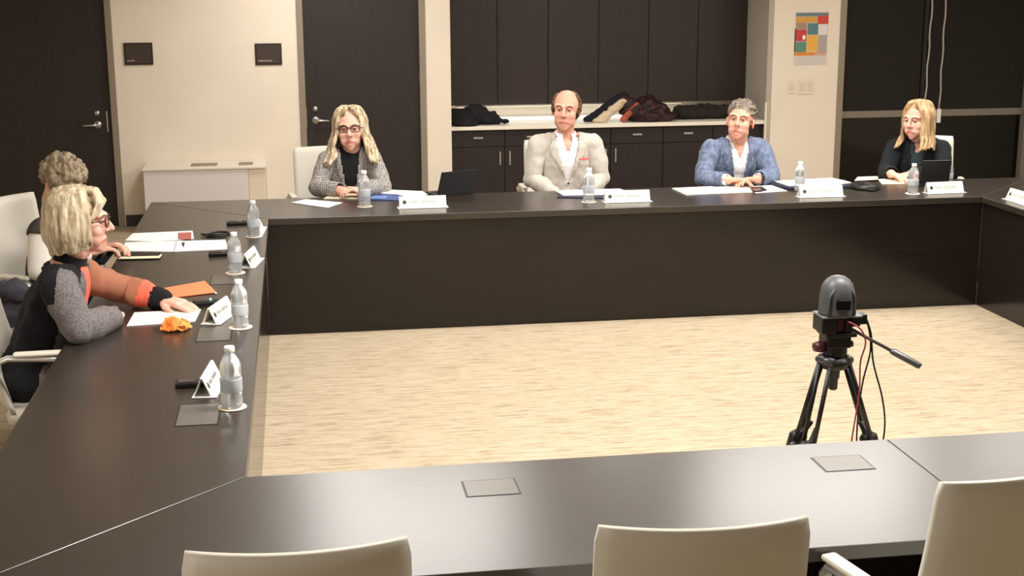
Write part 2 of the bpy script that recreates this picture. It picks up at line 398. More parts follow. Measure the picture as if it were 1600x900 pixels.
cloth_pile('coat', [((1.50, 12.50, cz+.06), (.16, .14, .09)), ((1.62, 12.52, cz+.08), (.13, .13, .10)), ((1.75, 12.50, cz+.05), (.11, .1, .06)), ((1.85, 12.48, cz+.02), (.08, .08, .025)), ((1.52, 12.40, cz+.01), (.12, .10, .05))],
           BLKC, 'dark coat heaped on the left end of the white counter', 'coat', cz, .028, origin=(1.6, 12.5, cz))
o = empty('coat', (3.15, 12.5, cz), 0, 'black coat with a dark red sheen, humped in the middle of the white counter', 'coat')
cloth_pile('shell', [((-.02, -.02, .10), (.16, .13, .11)), ((.08, 0, .13), (.15, .13, .10)), ((.18, .0, .08), (.13, .12, .08)), ((.30, .02, .04), (.10, .08, .035)), ((.12, -.06, .04), (.22, .10, .06)), ((-.12, .0, .18), (.09, .08, .05))],
           mat('black_red_cloth', (20, 16, 18), .6, col2=(60, 22, 20), scale=14), '', '', .001, .03, o, seed=3)
t2 = empty('jacket', (2.86, 12.5, cz), 0, 'navy jacket with pale lining lying against the black coat on the counter', 'jacket')
cloth_pile('sleeve', [((-.16+.05*k, .02, .02+.035*k), (.065, .06, .035)) for k in range(7)], mat('navy_cloth', (20, 22, 34), .9), '', '', .001, .012, t2, seed=8)
cloth_pile('lining', [((-.09+.045*k, -.05, .015+.034*k), (.07-.003*k, .04, .03)) for k in range(6)], mat('cream_lining', (214, 196, 168), .8), '', '', .001, .012, t2, seed=9)
o3 = cloth_pile('scarf', [((2.985+.030*k, 12.39, cz+.03+.030*k), (.034, .030, .034)) for k in range(5)], mat('rust_cloth', (168, 84, 64), .85, var=.2, scale=40), 'rust orange scarf over the front of the black coat on the counter', 'scarf', cz, .014, seed=4, origin=(3.0, 12.4, cz))
cloth_pile('coat', [((3.60+.085*k, 12.60, cz+.055), (.09, .12, .075)) for k in range(8)], mat('brown_black_cloth', (34, 27, 24), .9, var=.2, scale=25), 'dark brown coat lying flat along the right end of the white counter', 'coat', cz, .02, seed=12, origin=(3.9, 12.6, cz))

# low white cabinet against the wall
t = empty('wall_cabinet', (-.775, 11.95, 0), 0, 'low white metal cabinet with slotted top against the back wall', 'cabinet')
MB().box((-.505, -.15, .02), (.36, .24, .53)).build('body', mat('white_metal', (222, 214, 214), .5), t, bevel=.006)
MB().box((.361, -.14, .02), (.505, .24, .53)).build('end_panel', mat('cream_metal', (226, 214, 192), .5), t, bevel=.006)
MB().box((-.515, -.165, .531), (.515, .245, .552)).build('top', mat('white_metal_top', (228, 220, 206), .5), t, bevel=.005)
for (a, b_) in ((-.12, .10), (.28, .40)):
    v = MB()
    for k in range(5): v.box((a, -.08+.04*k, .5525), (b_, -.06+.04*k, .556))
    v.build('vent', mat('vent_grey', (150, 138, 120), .6), t)
MB().box((-.48, -.12, 0), (.48, .2, .019)).build('base', DKGREY, t)

# signs, poster, switches
BR = mat('plaque_brown', (66, 54, 46), .45)
for (a, b_, lb, tx) in (((193, 67), (240, 101), 'small dark brown wall sign beside the left door', (6,)), ((398, 68), (441, 101), 'small dark brown wall sign left of the second door', (12,))):
    A = at(*a, 1, WY); B = at(*b_, 1, WY); cx, czz = (A.x+B.x)/2, (A.z+B.z)/2; hx, hz = (B.x-A.x)/2, (A.z-B.z)/2
    t = empty('wall_sign', (cx, WY-.002, czz), 0, lb, 'sign', 'dark wall signs')
    f = MB().box((-hx, -.012, -hz), (hx, 0, hz)).build('frame', mat('plaque_edge', (40, 32, 28), .4), t, bevel=.002)
    MB().box((-hx+.012, -.016, -hz+.012), (hx-.012, -.0125, hz-.012)).build('panel', BR, t)
    x = -hx+.025; s = MB(); random.seed(tx[0])
    for k in range(tx[0]):
        wd = random.uniform(.004, .009); s.box((x, -.018, -hz+.030), (x+wd, -.0165, -hz+.030+random.choice((.011, .014)))); x += wd+.004
    s.build('lettering', mat('pale_lettering', (176, 166, 150), .6), t)
A = at(1243, 20, 1, WY); B = at(1291, 101, 1, WY)
pw, ph = B.x-A.x, A.z-B.z
t = empty('poster', ((A.x+B.x)/2, WY-.002, (A.z+B.z)/2), 0, 'colourful patchwork poster with white footer on the pier', 'poster')
def prect(name, u0, v0, u1, v1, c, d=.004):
    return MB().box((-pw/2+u0*pw, -d, ph/2-v1*ph), (-pw/2+u1*pw, -.0005 if d < .003 else -.0021, ph/2-v0*ph)).build(name, mat('poster_%d_%d_%d' % c, c, .6), t)
prect('sheet', 0, 0, 1, 1, (216, 206, 200), .002)
for i, (u0, v0, u1, v1, c) in enumerate([(.02, 0, 1, .07, (110, 128, 132)), (.02, .075, .66, .19, (214, 160, 74)), (.67, .06, 1, .22, (206, 72, 64)),
        (.03, .19, .36, .34, (168, 140, 122)), (.38, .20, .70, .42, (92, 130, 134)), (.72, .22, .97, .42, (226, 222, 218)), (.0, .33, .36, .54, (204, 62, 58)),
        (.37, .43, .70, .74, (232, 176, 74)), (.71, .43, .98, .78, (178, 164, 162)), (.04, .55, .36, .76, (96, 142, 120)), (0, .755, .9, .82, (222, 138, 54)), (.62, .77, .97, .82, (206, 170, 150)), (.0, .3, .035, .75, (90, 60, 60))]):
    prect('print', u0, v0, u1, v1, c, .0024+.00002*i)
s = MB(); random.seed(3)
for r_ in range(3):
    x = -pw/2+.03
    while x < pw/2-.05:
        wd = random.uniform(.01, .03); s.box((x, -.0030, -ph/2+.018+.02*r_), (x+wd, -.0021, -ph/2+.024+.02*r_)); x += wd+.008
s.build('lettering', mat('poster_ink', (190, 186, 196), .6), t)
MB().ell((-pw*.22, -.0035, ph*.03), (.016, .002, .022)).build('print_dot', WHITEP, t)
for (a, b_, n, lb) in (((1231, 126), (1241, 146), 1, 'narrow white wall switch left of the wider switch plate'), ((1248, 123), (1270, 147), 2, 'wide white double switch plate under the poster')):
    A = at(*a, 1, WY); B = at(*b_, 1, WY); hx, hz = (B.x-A.x)/2, (A.z-B.z)/2
    t = empty('light_switch', ((A.x+B.x)/2, WY-.001, (A.z+B.z)/2), 0, lb, 'switch')
    MB().box((-hx, -.007, -hz), (hx, 0, hz)).build('plate', mat('switch_white', (232, 220, 200), .5), t, bevel=.002)
    for k in range(n):
        c = (k-(n-1)/2)*hx; MB().box((c-hx*.3, -.012, -hz*.55), (c+hx*.3, -.0075, hz*.55)).build('rocker', mat('rocker_white', (222, 208, 188), .5), t, bevel=.002)

# ------------------------------------------------------------ chairs
def make_chair(label):
    t = empty('conference_chair', (0, 0, 0), 0, label, 'chair', None)
    # backrest: reclined, wrapped shell
    bm = bmesh.new(); N, K = 14, 16; H = .56; Wb = .235
    def P(u, v, d):
        x = u*Wb*(1-.03*v)*(1 if v < .93 else 1-.03*((v-.93)/.07)**2); z = .45+v*H
        y = .215+.13*v-.045*u*u + .02*math.sin(v*3)
        if v > .96: y += 0
        return Vector((x, y+d, z))
    f_, r_ = [], []
    for j in range(K+1):
        v = j/K; row = []; rowb = []
        for i in range(N+1):
            u = i/N*2-1; ed = max(abs(u)**8, (abs(2*v-1))**14)*.013
            row.append(bm.verts.new(P(u, v, ed))); rowb.append(bm.verts.new(P(u, v, .045-ed)))
        f_.append(row); r_.append(rowb)
    for j in range(K):
        for i in range(N):
            bm.faces.new((f_[j][i], f_[j][i+1], f_[j+1][i+1], f_[j+1][i])); bm.faces.new((r_[j][i+1], r_[j][i], r_[j+1][i], r_[j+1][i+1]))
        bm.faces.new((f_[j][0], f_[j+1][0], r_[j+1][0], r_[j][0])); bm.faces.new((f_[j+1][N], f_[j][N], r_[j][N], r_[j+1][N]))
    for i in range(N):
        bm.faces.new((f_[K][i], f_[K][i+1], r_[K][i+1], r_[K][i])); bm.faces.new((f_[0][i+1], f_[0][i], r_[0][i], r_[0][i+1]))
    bmesh.ops.recalc_face_normals(bm, faces=bm.faces)
    me = bpy.data.meshes.new('backrest'); bm.to_mesh(me); bm.free()
    link('backrest', me, LEATH, t, smooth=True)
    s = MB().box((-.235, -.25, .40), (.235, .225, .47)).build('seat', LEATH, t, bevel=.025, smooth=True)
    for sx in (-1, 1):
        x = sx*.275
        a = MB().tube([(x, -.02, .43), (x, -.025, .655), (x, -.005, .68), (x, .19, .69), (x, .27, .66), (x*.93, .28, .60)], .013, 8, flat=1.5)
        a.tube([(x, -.02, .44), (x*.8, -.02, .425)], .012, 8)
        a.build('arm', CHROME, t, smooth=True)
        MB().box((x-.022, -.02, .694), (x+.022, .17, .712)).build('arm_pad', LEATH, t, bevel=.008)
    MB().lathe([(.035, .12), (.035, .26), (.022, .27), (.022, .385), (.09, .39), (.09, .399)]).build('column', CHROME, t, smooth=False)
    for k in range(5):
        a = k*2*math.pi/5+.3; c, s_ = math.cos(a), math.sin(a)
        l = MB().tube([(0.02*c, .02*s_, .13), (.28*c, .28*s_, .085)], [.022, .014], 8).build('base_leg', CHROME, t, smooth=True)
        MB().tube([(.28*c-.018*s_, .28*s_+.018*c, .031), (.28*c+.018*s_, .28*s_-.018*c, .031)], .03, 14).build('caster', BLACK, l)
    return t
ch0 = None
def chair(x, y, rz, label, group=None):
    global ch0
    if ch0 is None: ch0 = make_chair(label); o = ch0
    else: o = copy_tree(ch0)
    o.location = (x, y, 0); o.rotation_euler.z = R(rz); tag(o, label, None, group)
    return o
chair(-.03, 2.94, 180, 'ivory leather chair at the front table, leftmost of the three seen from behind', 'chairs at the front table')
chair(.825, 2.92, 177, 'ivory leather chair at the front table, middle of the three seen from behind', 'chairs at the front table')
chair(1.545, 3.085, 192, 'ivory leather chair turned left at the front table, with a bright arm beside it', 'chairs at the front table')
chair(-.95, 5.63, 92, 'ivory chair of the woman in the grey and orange sweater', 'chairs at the left table')
c_ = chair(-1.15, 6.86, 62, 'ivory chair behind the person with curly grey hair', 'chairs at the left table')
c1 = chair(.245, 9.30, 8, 'ivory chair of the woman in the plaid blazer', 'chairs at the far table')
c2 = chair(1.84, 9.40, 0, 'ivory chair of the bald man in the light grey jacket', 'chairs at the far table')
hc = chair(3.075, 9.36, 0, 'ivory chair hidden behind the man in the blue jacket', 'chairs at the far table')
c3 = chair(4.53, 9.32, -18, 'ivory chair of the woman in dark green by the windows', 'chairs at the far table')

hc.scale = (.80, .9, .86); c1.scale = c2.scale = (1, 1, .955); c3.scale = (.86, 1, .93); c_.scale = (1, 1, 1.05)
# ------------------------------------------------------------ people
def lerp(a, b, t): return a+(b-a)*t
def chain(b, pts, rads, step=.35):
    "overlapping ellipsoids along a polyline; a radius is a number or (x, y, z)"
    pts = [Vector(p) for p in pts]; rads = [Vector((r, r, r)) if not isinstance(r, (tuple, Vector)) else Vector(r) for r in rads]
    for i in range(len(pts)-1):
        L = (pts[i+1]-pts[i]).length; rm = min(min(rads[i]), min(rads[i+1])); n = max(1, int(L/(rm*step)+.99))
        for k in range(n+1): b.ell(pts[i].lerp(pts[i+1], k/n), rads[i].lerp(rads[i+1], k/n), u=12, v=8)
def head_mesh(s, female=False, jaw=1.0, smile=0):
    b = MB(); wj = jaw*(.92 if female else 1)
    b.ell((0, .012, .030), (.077, .096, .086), u=24, v=16)
    b.ell((0, -.022, -.030), (.064, .066, .080), u=20, v=14)
    b.ell((0, -.035, -.070), (.046*wj, .050, .045), u=16, v=10)
    b.ell((0, -.060, -.102), (.023*wj, .021, .020)); b.ell((0, -.045, -.085), (.040*wj, .036, .034))
    for sx in (-1, 1):
        b.ell((sx*.040*wj, -.014, -.068), (.022, .036, .034)); b.ell((sx*.038, -.056, -.028), (.027, .027, .032)); b.ell((sx*.032, -.048, -.058), (.028, .030, .036))
        chain(b, [(sx*.050, -.068, .028), (sx*.012, -.088, .024)], [.011, .011])
        b.ell((sx*.080, .014, -.012), (.008, .018, .030), M=Matrix.Rotation(sx*.35, 4, 'Z'))
        b.ell((sx*.083, .020, .004), (.006, .016, .016), M=Matrix.Rotation(sx*.35, 4, 'Z'))
        b.ell((sx*.013, -.093, -.033), (.0085, .011, .008))
    chain(b, [(0, -.086, .016), (0, -.103, -.012), (0, -.111, -.028)], [.0095, .0105, .0125])
    chain(b, [(0, -.070, -.066), (0, -.072, -.085)], [.022, .018])
    chain(b, [(-.027, -.0775, -.0675), (-.008, -.0870, -.0650), (.008, -.0870, -.0650), (.027, -.0775, -.0675)], [.0040, .0055, .0055, .0040])
    chain(b, [(-.022, -.0795, -.0750), (0, -.0860, -.0775), (.022, -.0795, -.0750)], [.0040, .0060, .0040])
    chain(b, [(0, .020, -.05), (0, .022, -.10)], [.056, .055])
    me = remesh(b.mesh(), .0036, 8, .5)
    me.materials.append(SKIN); me.materials.append(LIPS)
    for p in me.polygons:
        c = p.center
        if c.y < -.072 and abs(c.x) < .028 and (abs(c.z+.0710) < .0085*(1-(abs(c.x)/.030)**2)+.001): p.material_index = 1
    return me
def hand_mesh(side, curl=.5, spread=1.0):
    "hand along -Y from the wrist at the origin, palm towards -Z; side=+1 puts the thumb at +X"
    b = MB()
    chain(b, [(0, .03, 0), (0, -.005, 0)], [(.026, .02, .019), (.029, .022, .017)], .4)
    for x, r in ((-.028, .0125), (-.010, .0135), (.010, .0135), (.027, .013)):
        chain(b, [(x*.7, -.015, 0), (x, -.085, .001)], [.0155, r], .35)
    for i, (x, L) in enumerate(((.030, .070), (.0105, .079), (-.0105, .073), (-.030, .057))):
        p = Vector((side*x, -.085, .0)); a = 0; pts = [p.copy()]; dx = side*x*.18*spread
        for k, f in enumerate((.45, .31, .24)):
            a += curl*(.55 if k == 0 else .75); d = Vector((dx/.08*.35, -math.cos(a), -math.sin(a))).normalized(); p = p+d*L*f*1.12; pts.append(p.copy())
        chain(b, pts, [.0098, .0092, .0085, .0072], .4)
    chain(b, [(side*.020, -.018, -.004), (side*.045, -.045, -.012), (side*.052, -.070, -.018), (side*.050, -.092, -.022-.012*curl)], [.0155, .0125, .0105, .009], .35)
    return remesh(b.mesh(), .0034, 2, .4)
def frame_to(origin, fwd, up):
    "matrix whose -Y axis points along fwd and whose Z is near up"
    y = -Vector(fwd).normalized(); z = Vector(up); z = (z-y*z.dot(y)).normalized(); x = y.cross(z)
    m = Matrix((x, y, z)).transposed().to_4x4(); m.translation = origin; return m
def join(name, parts):
    bm = bmesh.new()
    for me, mi in parts:
        n0 = len(bm.faces); bm.from_mesh(me); bm.faces.ensure_lookup_table()
        if mi is not None:
            for f in bm.faces[n0:]: f.material_index = mi
    out = bpy.data.meshes.new(name); bm.to_mesh(out); bm.free(); return out

class Person:
    def __init__(s, name_label, loc, rz, body):
        s.B = body; s.rz = rz; s.Mw = Matrix.Translation((loc[0], loc[1], 0)) @ Matrix.Rotation(R(rz), 4, 'Z'); s.Mi = s.Mw.inverted()
        B = body; zs = B['zs']; pz = B.get('pz', .53); lx, ly = B.get('lean', (0, 0)); hw = B['shoulder']; k = B.get('bulk', 1.0); tw = R(B.get('twist', 0))
        L = lambda p: s.Mi @ Vector(p)
        def sp(t, dx=0, dy=0): return Vector((lx*t*t+dx, .03+(ly-.03)*t**1.3+dy, lerp(pz, zs, t)))
        s.sp = sp
        b = MB(); fem = B.get('female')
        chain(b, [sp(0), sp(.40, 0, .0), sp(.74), sp(.97), sp(1.04)],
              [(.165*k, .12*k, .10), ((.128 if fem else .15)*k, .098*k, .10), ((.150 if fem else .168)*k, .108*k, .10), ((.135 if fem else .15)*k, .085*k, .07), (.09, .07, .05)], .5)
        cs = sp(1.0); ax = Vector((math.cos(tw), math.sin(tw), 0))
        s.cs = cs; s.ax = ax
        S = {-1: cs-ax*hw, 1: cs+ax*hw}; s.S = S
        up_, rad = Vector((0, 0, 1)), B.get('arm', .050)
        H = L(B['head']); s.H = H
        neck = cs+Vector((0, .005, .03)); he = Euler([R(v) for v in B['headrot']], 'XYZ'); s.hs = B.get('hscale', 1.12)
        s.HM = Matrix.Translation(H) @ he.to_matrix().to_4x4() @ Matrix.Scale(s.hs, 4)
        nk = s.HM @ Vector((0, .02, -.08))
        for sd in (-1, 1):
            chain(b, [neck+Vector((0, .01, .03)), neck.lerp(S[sd], .5)+Vector((0, 0, .012)), S[sd]], [.050, .048, .054*k], .4)
            E = L(B['elbow'][sd]); Wr = L(B['wrist'][sd])
            chain(b, [S[sd], S[sd].lerp(E, .5), E], [.056*k, rad*k, rad*.84], .4)
            chain(b, [E, E.lerp(Wr, .35), Wr], [rad*.84, rad*.84, .030], .4)
            K = B.get('knee', {}).get(sd) ; hip = sp(0, sd*.09, .0); kn = Vector((sd*.13, -.40, .50)) if K is None else L(K)
            an = Vector((sd*.13, -.38, .09))
            chain(b, [hip, kn], [(.082, .08, .08), .062], .4); chain(b, [kn, kn.lerp(an, .35)+Vector((0, .015, 0)), an], [.058, .055, .038], .4)
            b.ell(an+Vector((0, -.06, -.045)), (.042, .12, .040))
        chain(b, [neck-Vector((0, 0, .02)), nk], [.056 if not fem else .048, .054 if not fem else .046], .3)
        me = remesh(b.mesh(), .0085, 5, .5)
        s.base = me
        s.bones = []
        s.bones.append(('torso', sp(0, 0, 0), sp(1.0), .11)); s.bones.append(('neck', neck, nk, .05))
        for sd, n in ((-1, 'R'), (1, 'L')):
            E = L(B['elbow'][sd]); Wr = L(B['wrist'][sd])
            s.bones += [('ua'+n, S[sd], E, .05), ('fa'+n, E, Wr, .04), ('th'+n, sp(0, sd*.09), Vector((sd*.13, -.40, .50)), .07), ('sh'+n, Vector((sd*.13, -.40, .50)), Vector((sd*.13, -.38, .09)), .05)]
        s.bone = []
        for v in me.vertices:
            best = None
            for n, a, c, r in s.bones:
                d = c-a; t = max(0, min(1, (v.co-a).dot(d)/d.length_squared)); q = (v.co-(a+d*t)).length/r
                if best is None or q < best[0]: best = (q, n, t)
            s.bone.append(best[1:])
        me.update(); s.nrm = [v.normal.copy() for v in me.vertices]
        # one continuous body: torso, limbs, neck, head and hands
        parts = [(me, 0)]
        hm = head_mesh(s.hs, fem, B.get('jaw', 1)); hm.transform(s.HM); parts.append((hm, None))
        for sd in (-1, 1):
            hd = B.get('hand', {}).get(sd)
            if not hd: continue
            Wr = L(B['wrist'][sd]); rot = s.Mi.to_3x3(); h = hand_mesh(-sd if False else (-1 if sd == 1 else 1), hd.get('curl', .5)); h.transform(frame_to(Wr, rot @ Vector(hd['dir']), rot @ Vector(hd.get('up', (0, 0, 1)))) @ Matrix.Scale(hd.get('s', 1.05), 4))
            parts.append((h, 0))
        body_me = join('body', parts)
        s.o = link('person', body_me, [B.get('skin', SKIN), LIPS], None, smooth=True)
        s.o.matrix_world = s.Mw
        tag(s.o, name_label, 'person')
        # eyes, brows
        for sd in (-1, 1):
            b = MB(); c = s.HM @ Vector((sd*.030, -.0765, .004)); gz = s.HM.to_3x3() @ Vector((0, -1, 0)); gz.normalize()
            b.ell(c, (.0108*s.hs,)*3, mi=0); b.ell(c+gz*.0046*s.hs, (.0074*s.hs,)*3, mi=1)
            b.build('eye', [EYEW, IRIS], s.o, smooth=True)
            b = MB(); pts = [s.HM @ Vector(p) for p in ((sd*.052, -.074, .022), (sd*.034, -.090, .0275), (sd*.014, -.0955, .0235))]
            b.tube(pts, [.0018*s.hs, .0034*s.hs, .0026*s.hs], 8); b.build('eyebrow', B['brow'], s.o, smooth=True)
            b = MB(); pts = [s.HM @ Vector(p) for p in ((sd*.045, -.078, .007), (sd*.030, -.0875, .0125), (sd*.016, -.084, .007))]
            b.tube(pts, [.0022*s.hs, .0058*s.hs, .0028*s.hs], 8); b.build('eyelid', B.get('skin', SKIN), s.o, smooth=True)
    def garment(s, name, m, off, pred, amp=.006, sc=16, th=.004, seed=0, mfn=None, st=(1, 1, .6), smooth=True, label=None):
        "a shell of cloth over the body where pred(bone, t, co) holds"
        bm = bmesh.new(); me = s.base; mp = {}
        offf = off if callable(off) else (lambda bn, t, c: off)
        for i, v in enumerate(me.vertices):
            bn, t = s.bone[i]
            if pred(bn, t, v.co):
                n = s.nrm[i]; q = Vector((v.co.x*st[0], v.co.y*st[1], v.co.z*st[2]))*sc+Vector((seed, seed*.7, 0))
                d = offf(bn, t, v.co)+amp*(noise.noise(q)+.5*noise.noise(q*2.1))
                mp[i] = (bm.verts.new(v.co+n*d), bm.verts.new(v.co+n*(d-th)))
        edge = {}
        for p in me.polygons:
            vs_ = list(p.vertices)
            if all(k in mp for k in vs_):
                f = bm.faces.new([mp[k][0] for k in vs_]); g_ = bm.faces.new([mp[k][1] for k in reversed(vs_)])
                if mfn: f.material_index = g_.material_index = mfn(*s.bone[vs_[0]], p.center)
                for a, c in zip(vs_, vs_[1:]+vs_[:1]):
                    if (c, a) in edge: edge[(c, a)] = None
                    else: edge[(a, c)] = True
        for (a, c), k in edge.items():
            if k: bm.faces.new((mp[c][0], mp[a][0], mp[a][1], mp[c][1]))
        for v in [v for v in bm.verts if not v.link_faces]: bm.verts.remove(v)
        out = bpy.data.meshes.new(name); bm.to_mesh(out); bm.free()
        o = link(name, out, m, s.o, smooth=smooth)
        if label: o['label'] = label
        return o
    def V(s, zb, zt, wt, x0=None):
        "half-width of a jacket opening at a height, from the button at zb up to zt"
        return lambda z: -1 if z < zb else wt*min(1, (z-zb)/(zt-zb))**.85
    def hd(s, pts): return [s.HM @ Vector(p) for p in pts]
    def hair_obj(s, b, m, vox=.0042, amp=.003, sc=60, it=1, name='hair', stretch=(1, 1, .35), seed=0):
        me = remesh(b.mesh(), vox, it, .4)
        folds(me, amp, sc, stretch, seed); me.transform(s.HM)
        return link(name, me, m, s.o, smooth=True)
def hairmat(name, a, b_, sc=26):
    return mat(name, a, .55, col2=b_, scale=sc, stretch=(1.6, 1.6, .22), bump=.5)
def lock(b, th, top, mids, end, r0, r1, jit=.006):
    rnd = lambda: random.uniform(-jit, jit)
    pts = []
    for (rr, yy, z) in [top]+mids+[end]:
        pts.append(Vector((rr*math.sin(th)+rnd(), yy-rr*1.08*math.cos(th)+rnd(), z+rnd())))
    # smooth the path
    q = []
    for i in range(len(pts)-1):
        for k in range(4):
            t = k/4; p0 = pts[max(i-1, 0)]; p1 = pts[i]; p2 = pts[i+1]; p3 = pts[min(i+2, len(pts)-1)]
            q.append(.5*((2*p1)+(-p0+p2)*t+(2*p0-5*p1+4*p2-p3)*t*t+(-p0+3*p1-3*p2+p3)*t**3))
    q.append(pts[-1]); n = len(q)
    b.tube(q, [lerp(r0, r1, (i/(n-1))**1.5)*(0.6 if i == 0 else 1) for i in range(n)], 7)
def glasses(p, m, w_=.030, drop=0):
    b = MB(); s = p.hs
    for sd in (-1, 1):
        cx = sd*.033; pts = []
        for k in range(17):
            a = k*2*math.pi/16; c, q = math.cos(a), math.sin(a)
            x = cx+math.copysign(abs(c)**.6, c)*.027; z = .004+drop+math.copysign(abs(q)**.6, q)*.017
            pts.append(p.HM @ Vector((x, -.104+.25*abs(x)*.6, z)))
        b.tube(pts, .0026*s, 6)
        b.tube(p.hd([(sd*.060, -.094, .010+drop), (sd*.078, -.05, .008+drop), (sd*.082, .015, .002)]), .0024*s, 6)
    b.tube(p.hd([(-.008, -.103, .010+drop), (0, -.107, .013+drop), (.008, -.103, .010+drop)]), .0024*s, 6)
    o = b.build('glasses', m, p.o, smooth=True)
    g_ = MB()
    for sd in (-1, 1):
        ring = [p.HM @ Vector((sd*.033+math.cos(k*math.pi/8)*.025, -.102+.15*abs(sd*.033+math.cos(k*math.pi/8)*.025), .004+drop+math.sin(k*math.pi/8)*.0155)) for k in range(16)]
        bk = [v+p.HM.to_3x3() @ Vector((0, .0015, 0)) for v in ring]
        f1 = [g_.bm.verts.new(v) for v in ring]; f2 = [g_.bm.verts.new(v) for v in bk]
        g_.bm.faces.new(f1); g_.bm.faces.new(f2[::-1])
        for k in range(16): g_.bm.faces.new((f1[k], f1[(k+1) % 16], f2[(k+1) % 16], f2[k]))
    g_.build('lens', mat('lens', (255, 255, 255), .02, trans=1, ior=1.02, alpha=.25), o)
    return o
def arms(bn): return bn[:2] in ('ua', 'fa')
def trousers(p, m):
    p.garment('trousers', m, .010, lambda bn, t, c: (bn[:2] in ('th', 'sh') and c.z > .10) or (bn == 'torso' and c.z < p.sp(0).z+.04), .004)
    p.garment('shoes', mat('shoe_black', (22, 20, 20), .4), .004, lambda bn, t, c: bn[:2] == 'sh' and c.z < .11, .0)
def jacket(p, m, zb, zt, wt, off=.020, amp=.007, lap=.045, hem=.50, cuff=.90, lapm=None, x0=None):
    Vf = p.V(zb, zt, wt); cx = lambda z: (p.sp(1).x if x0 is None else x0)
    fr = lambda c: c.y < p.sp(min(1, max(0, (c.z-p.sp(0).z)/(p.sp(1).z-p.sp(0).z)))).y-.005
    ztop = p.sp(1).z+.075
    def body(bn, t, c):
        if bn[:2] == 'ua': return True
        if bn[:2] == 'fa': return t < cuff
        if bn == 'torso' or bn == 'neck':
            if c.z < hem or c.z > ztop: return False
            if (Vector((c.x, c.y))-Vector((p.sp(1).x, p.sp(1).y+.005))).length < .060*p.hs*.95 and c.z > p.sp(1).z+.035: return False
            return not (fr(c) and abs(c.x-cx(c.z)) < Vf(c.z))
        return c.z > hem and bn[:2] == 'th' and t < .25
    j = p.garment('jacket', m, off, body, amp)
    def lapel(bn, t, c):
        if bn not in ('torso', 'neck') or c.z > ztop-.01 or c.z < zb: return False
        d = abs(c.x-cx(c.z)); v = Vf(c.z); n = lap*min(1, (c.z-zb)/(zt-zb)*1.6)*(1 if c.z < zt-.02 else .7)
        return fr(c) and v <= d < v+n
    o = p.garment('lapel', lapm or m, off+.007, lapel, amp*.5, th=.006); o.parent = j
    return j
def shirt(p, m, off=.010, vneck=0.0, name='shirt', cuff=.96, zc=None):
    ztop = p.sp(1).z+(.062 if zc is None else zc)
    def f(bn, t, c):
        if bn[:2] == 'ua' : return True
        if bn[:2] == 'fa': return t < cuff
        if bn in ('torso', 'neck'):
            if c.z > ztop or c.z < p.sp(0).z-.02: return False
            zb = ztop-.10
            return not (vneck and c.y < p.sp(1).y and c.z > zb and abs(c.x-p.sp(1).x) < vneck*(c.z-zb)/.10)
        return False
    return p.garment(name, m, off, f, .002)
def collar(p, m, r=.062, h=.040, open_=.9, tilt=.02, name='collar', parent=None, z0=.035):
    "stand collar with two points, open at the throat"
    b = MB(); c = p.sp(1)+Vector((0, .010, z0)); n = 26; top = []; bot = []; s = p.hs/1.12
    for k in range(n+1):
        a = -math.pi/2+open_*.42+(2*math.pi-open_*.84)*k/n
        e_ = min(k, n-k)/n
        q = Vector((math.cos(a), math.sin(a), 0)); pt = max(0, 1-e_*9)
        top.append(c+q*r*s+Vector((0, 0, h*(.75+.4*(math.sin(a)+1)/2))))
        bot.append(c+q*(r*s+.016)+Vector((0, -.008*pt, -.004-.030*pt)))
    for off in (0, 1):
        pass
    vt = [[b.bm.verts.new(v) for v in row] for row in (bot, top, [t_-Vector((t_.x-c.x, t_.y-c.y, 0))*.07 for t_ in top], [q_-Vector((q_.x-c.x, q_.y-c.y, 0))*.10 for q_ in bot])]
    for k in range(n):
        for i in range(4):
            b.bm.faces.new((vt[i][k], vt[i][k+1], vt[(i+1) % 4][k+1], vt[(i+1) % 4][k]))
    b.bm.faces.new([vt[i][0] for i in range(4)]); b.bm.faces.new([vt[i][n] for i in range(4)][::-1])
    return b.build(name, m, parent or p.o, smooth=True)

# woman in the plaid blazer
random.seed(11)
BROWN = mat('brow_brown', (110, 84, 62), .8); BROWD = mat('brow_dark', (84, 66, 54), .8)
TROU = mat('dark_trousers', (28, 28, 34), .9)
hx = at(547, 200, 1, 9.16)
w1 = Person('woman with long wavy blond hair and dark glasses in a black and white plaid blazer', (.345, 9.20), 0, dict(
    zs=.925, lean=(0, -.04), shoulder=.150, bulk=.93, female=True, head=(hx.x, 9.13, 1.135), headrot=(-4, -2, -6), hscale=1.14, brow=BROWN, skin=SKIN, jaw=.95,
    elbow={-1: (.13, 9.03, .765), 1: (.555, 9.03, .765)}, wrist={-1: (.285, 8.875, .765), 1: (.405, 8.875, .77)},
    hand={-1: dict(dir=(.75, -.35, .10), up=(-.3, .2, 1), curl=.75, s=1.0), 1: dict(dir=(-.75, -.35, .12), up=(.3, .1, 1), curl=.75, s=1.0)}))
shirt(w1, mat('black_top', (20, 22, 24), .9), .008, 0, 'top', .3, .085)
jacket(w1, plaid('plaid_cloth', (112, 108, 108), (30, 30, 34), (196, 190, 184), 330, 5), .60, 1.0, .058, off=.017, lap=.035, amp=.009)
trousers(w1, TROU)
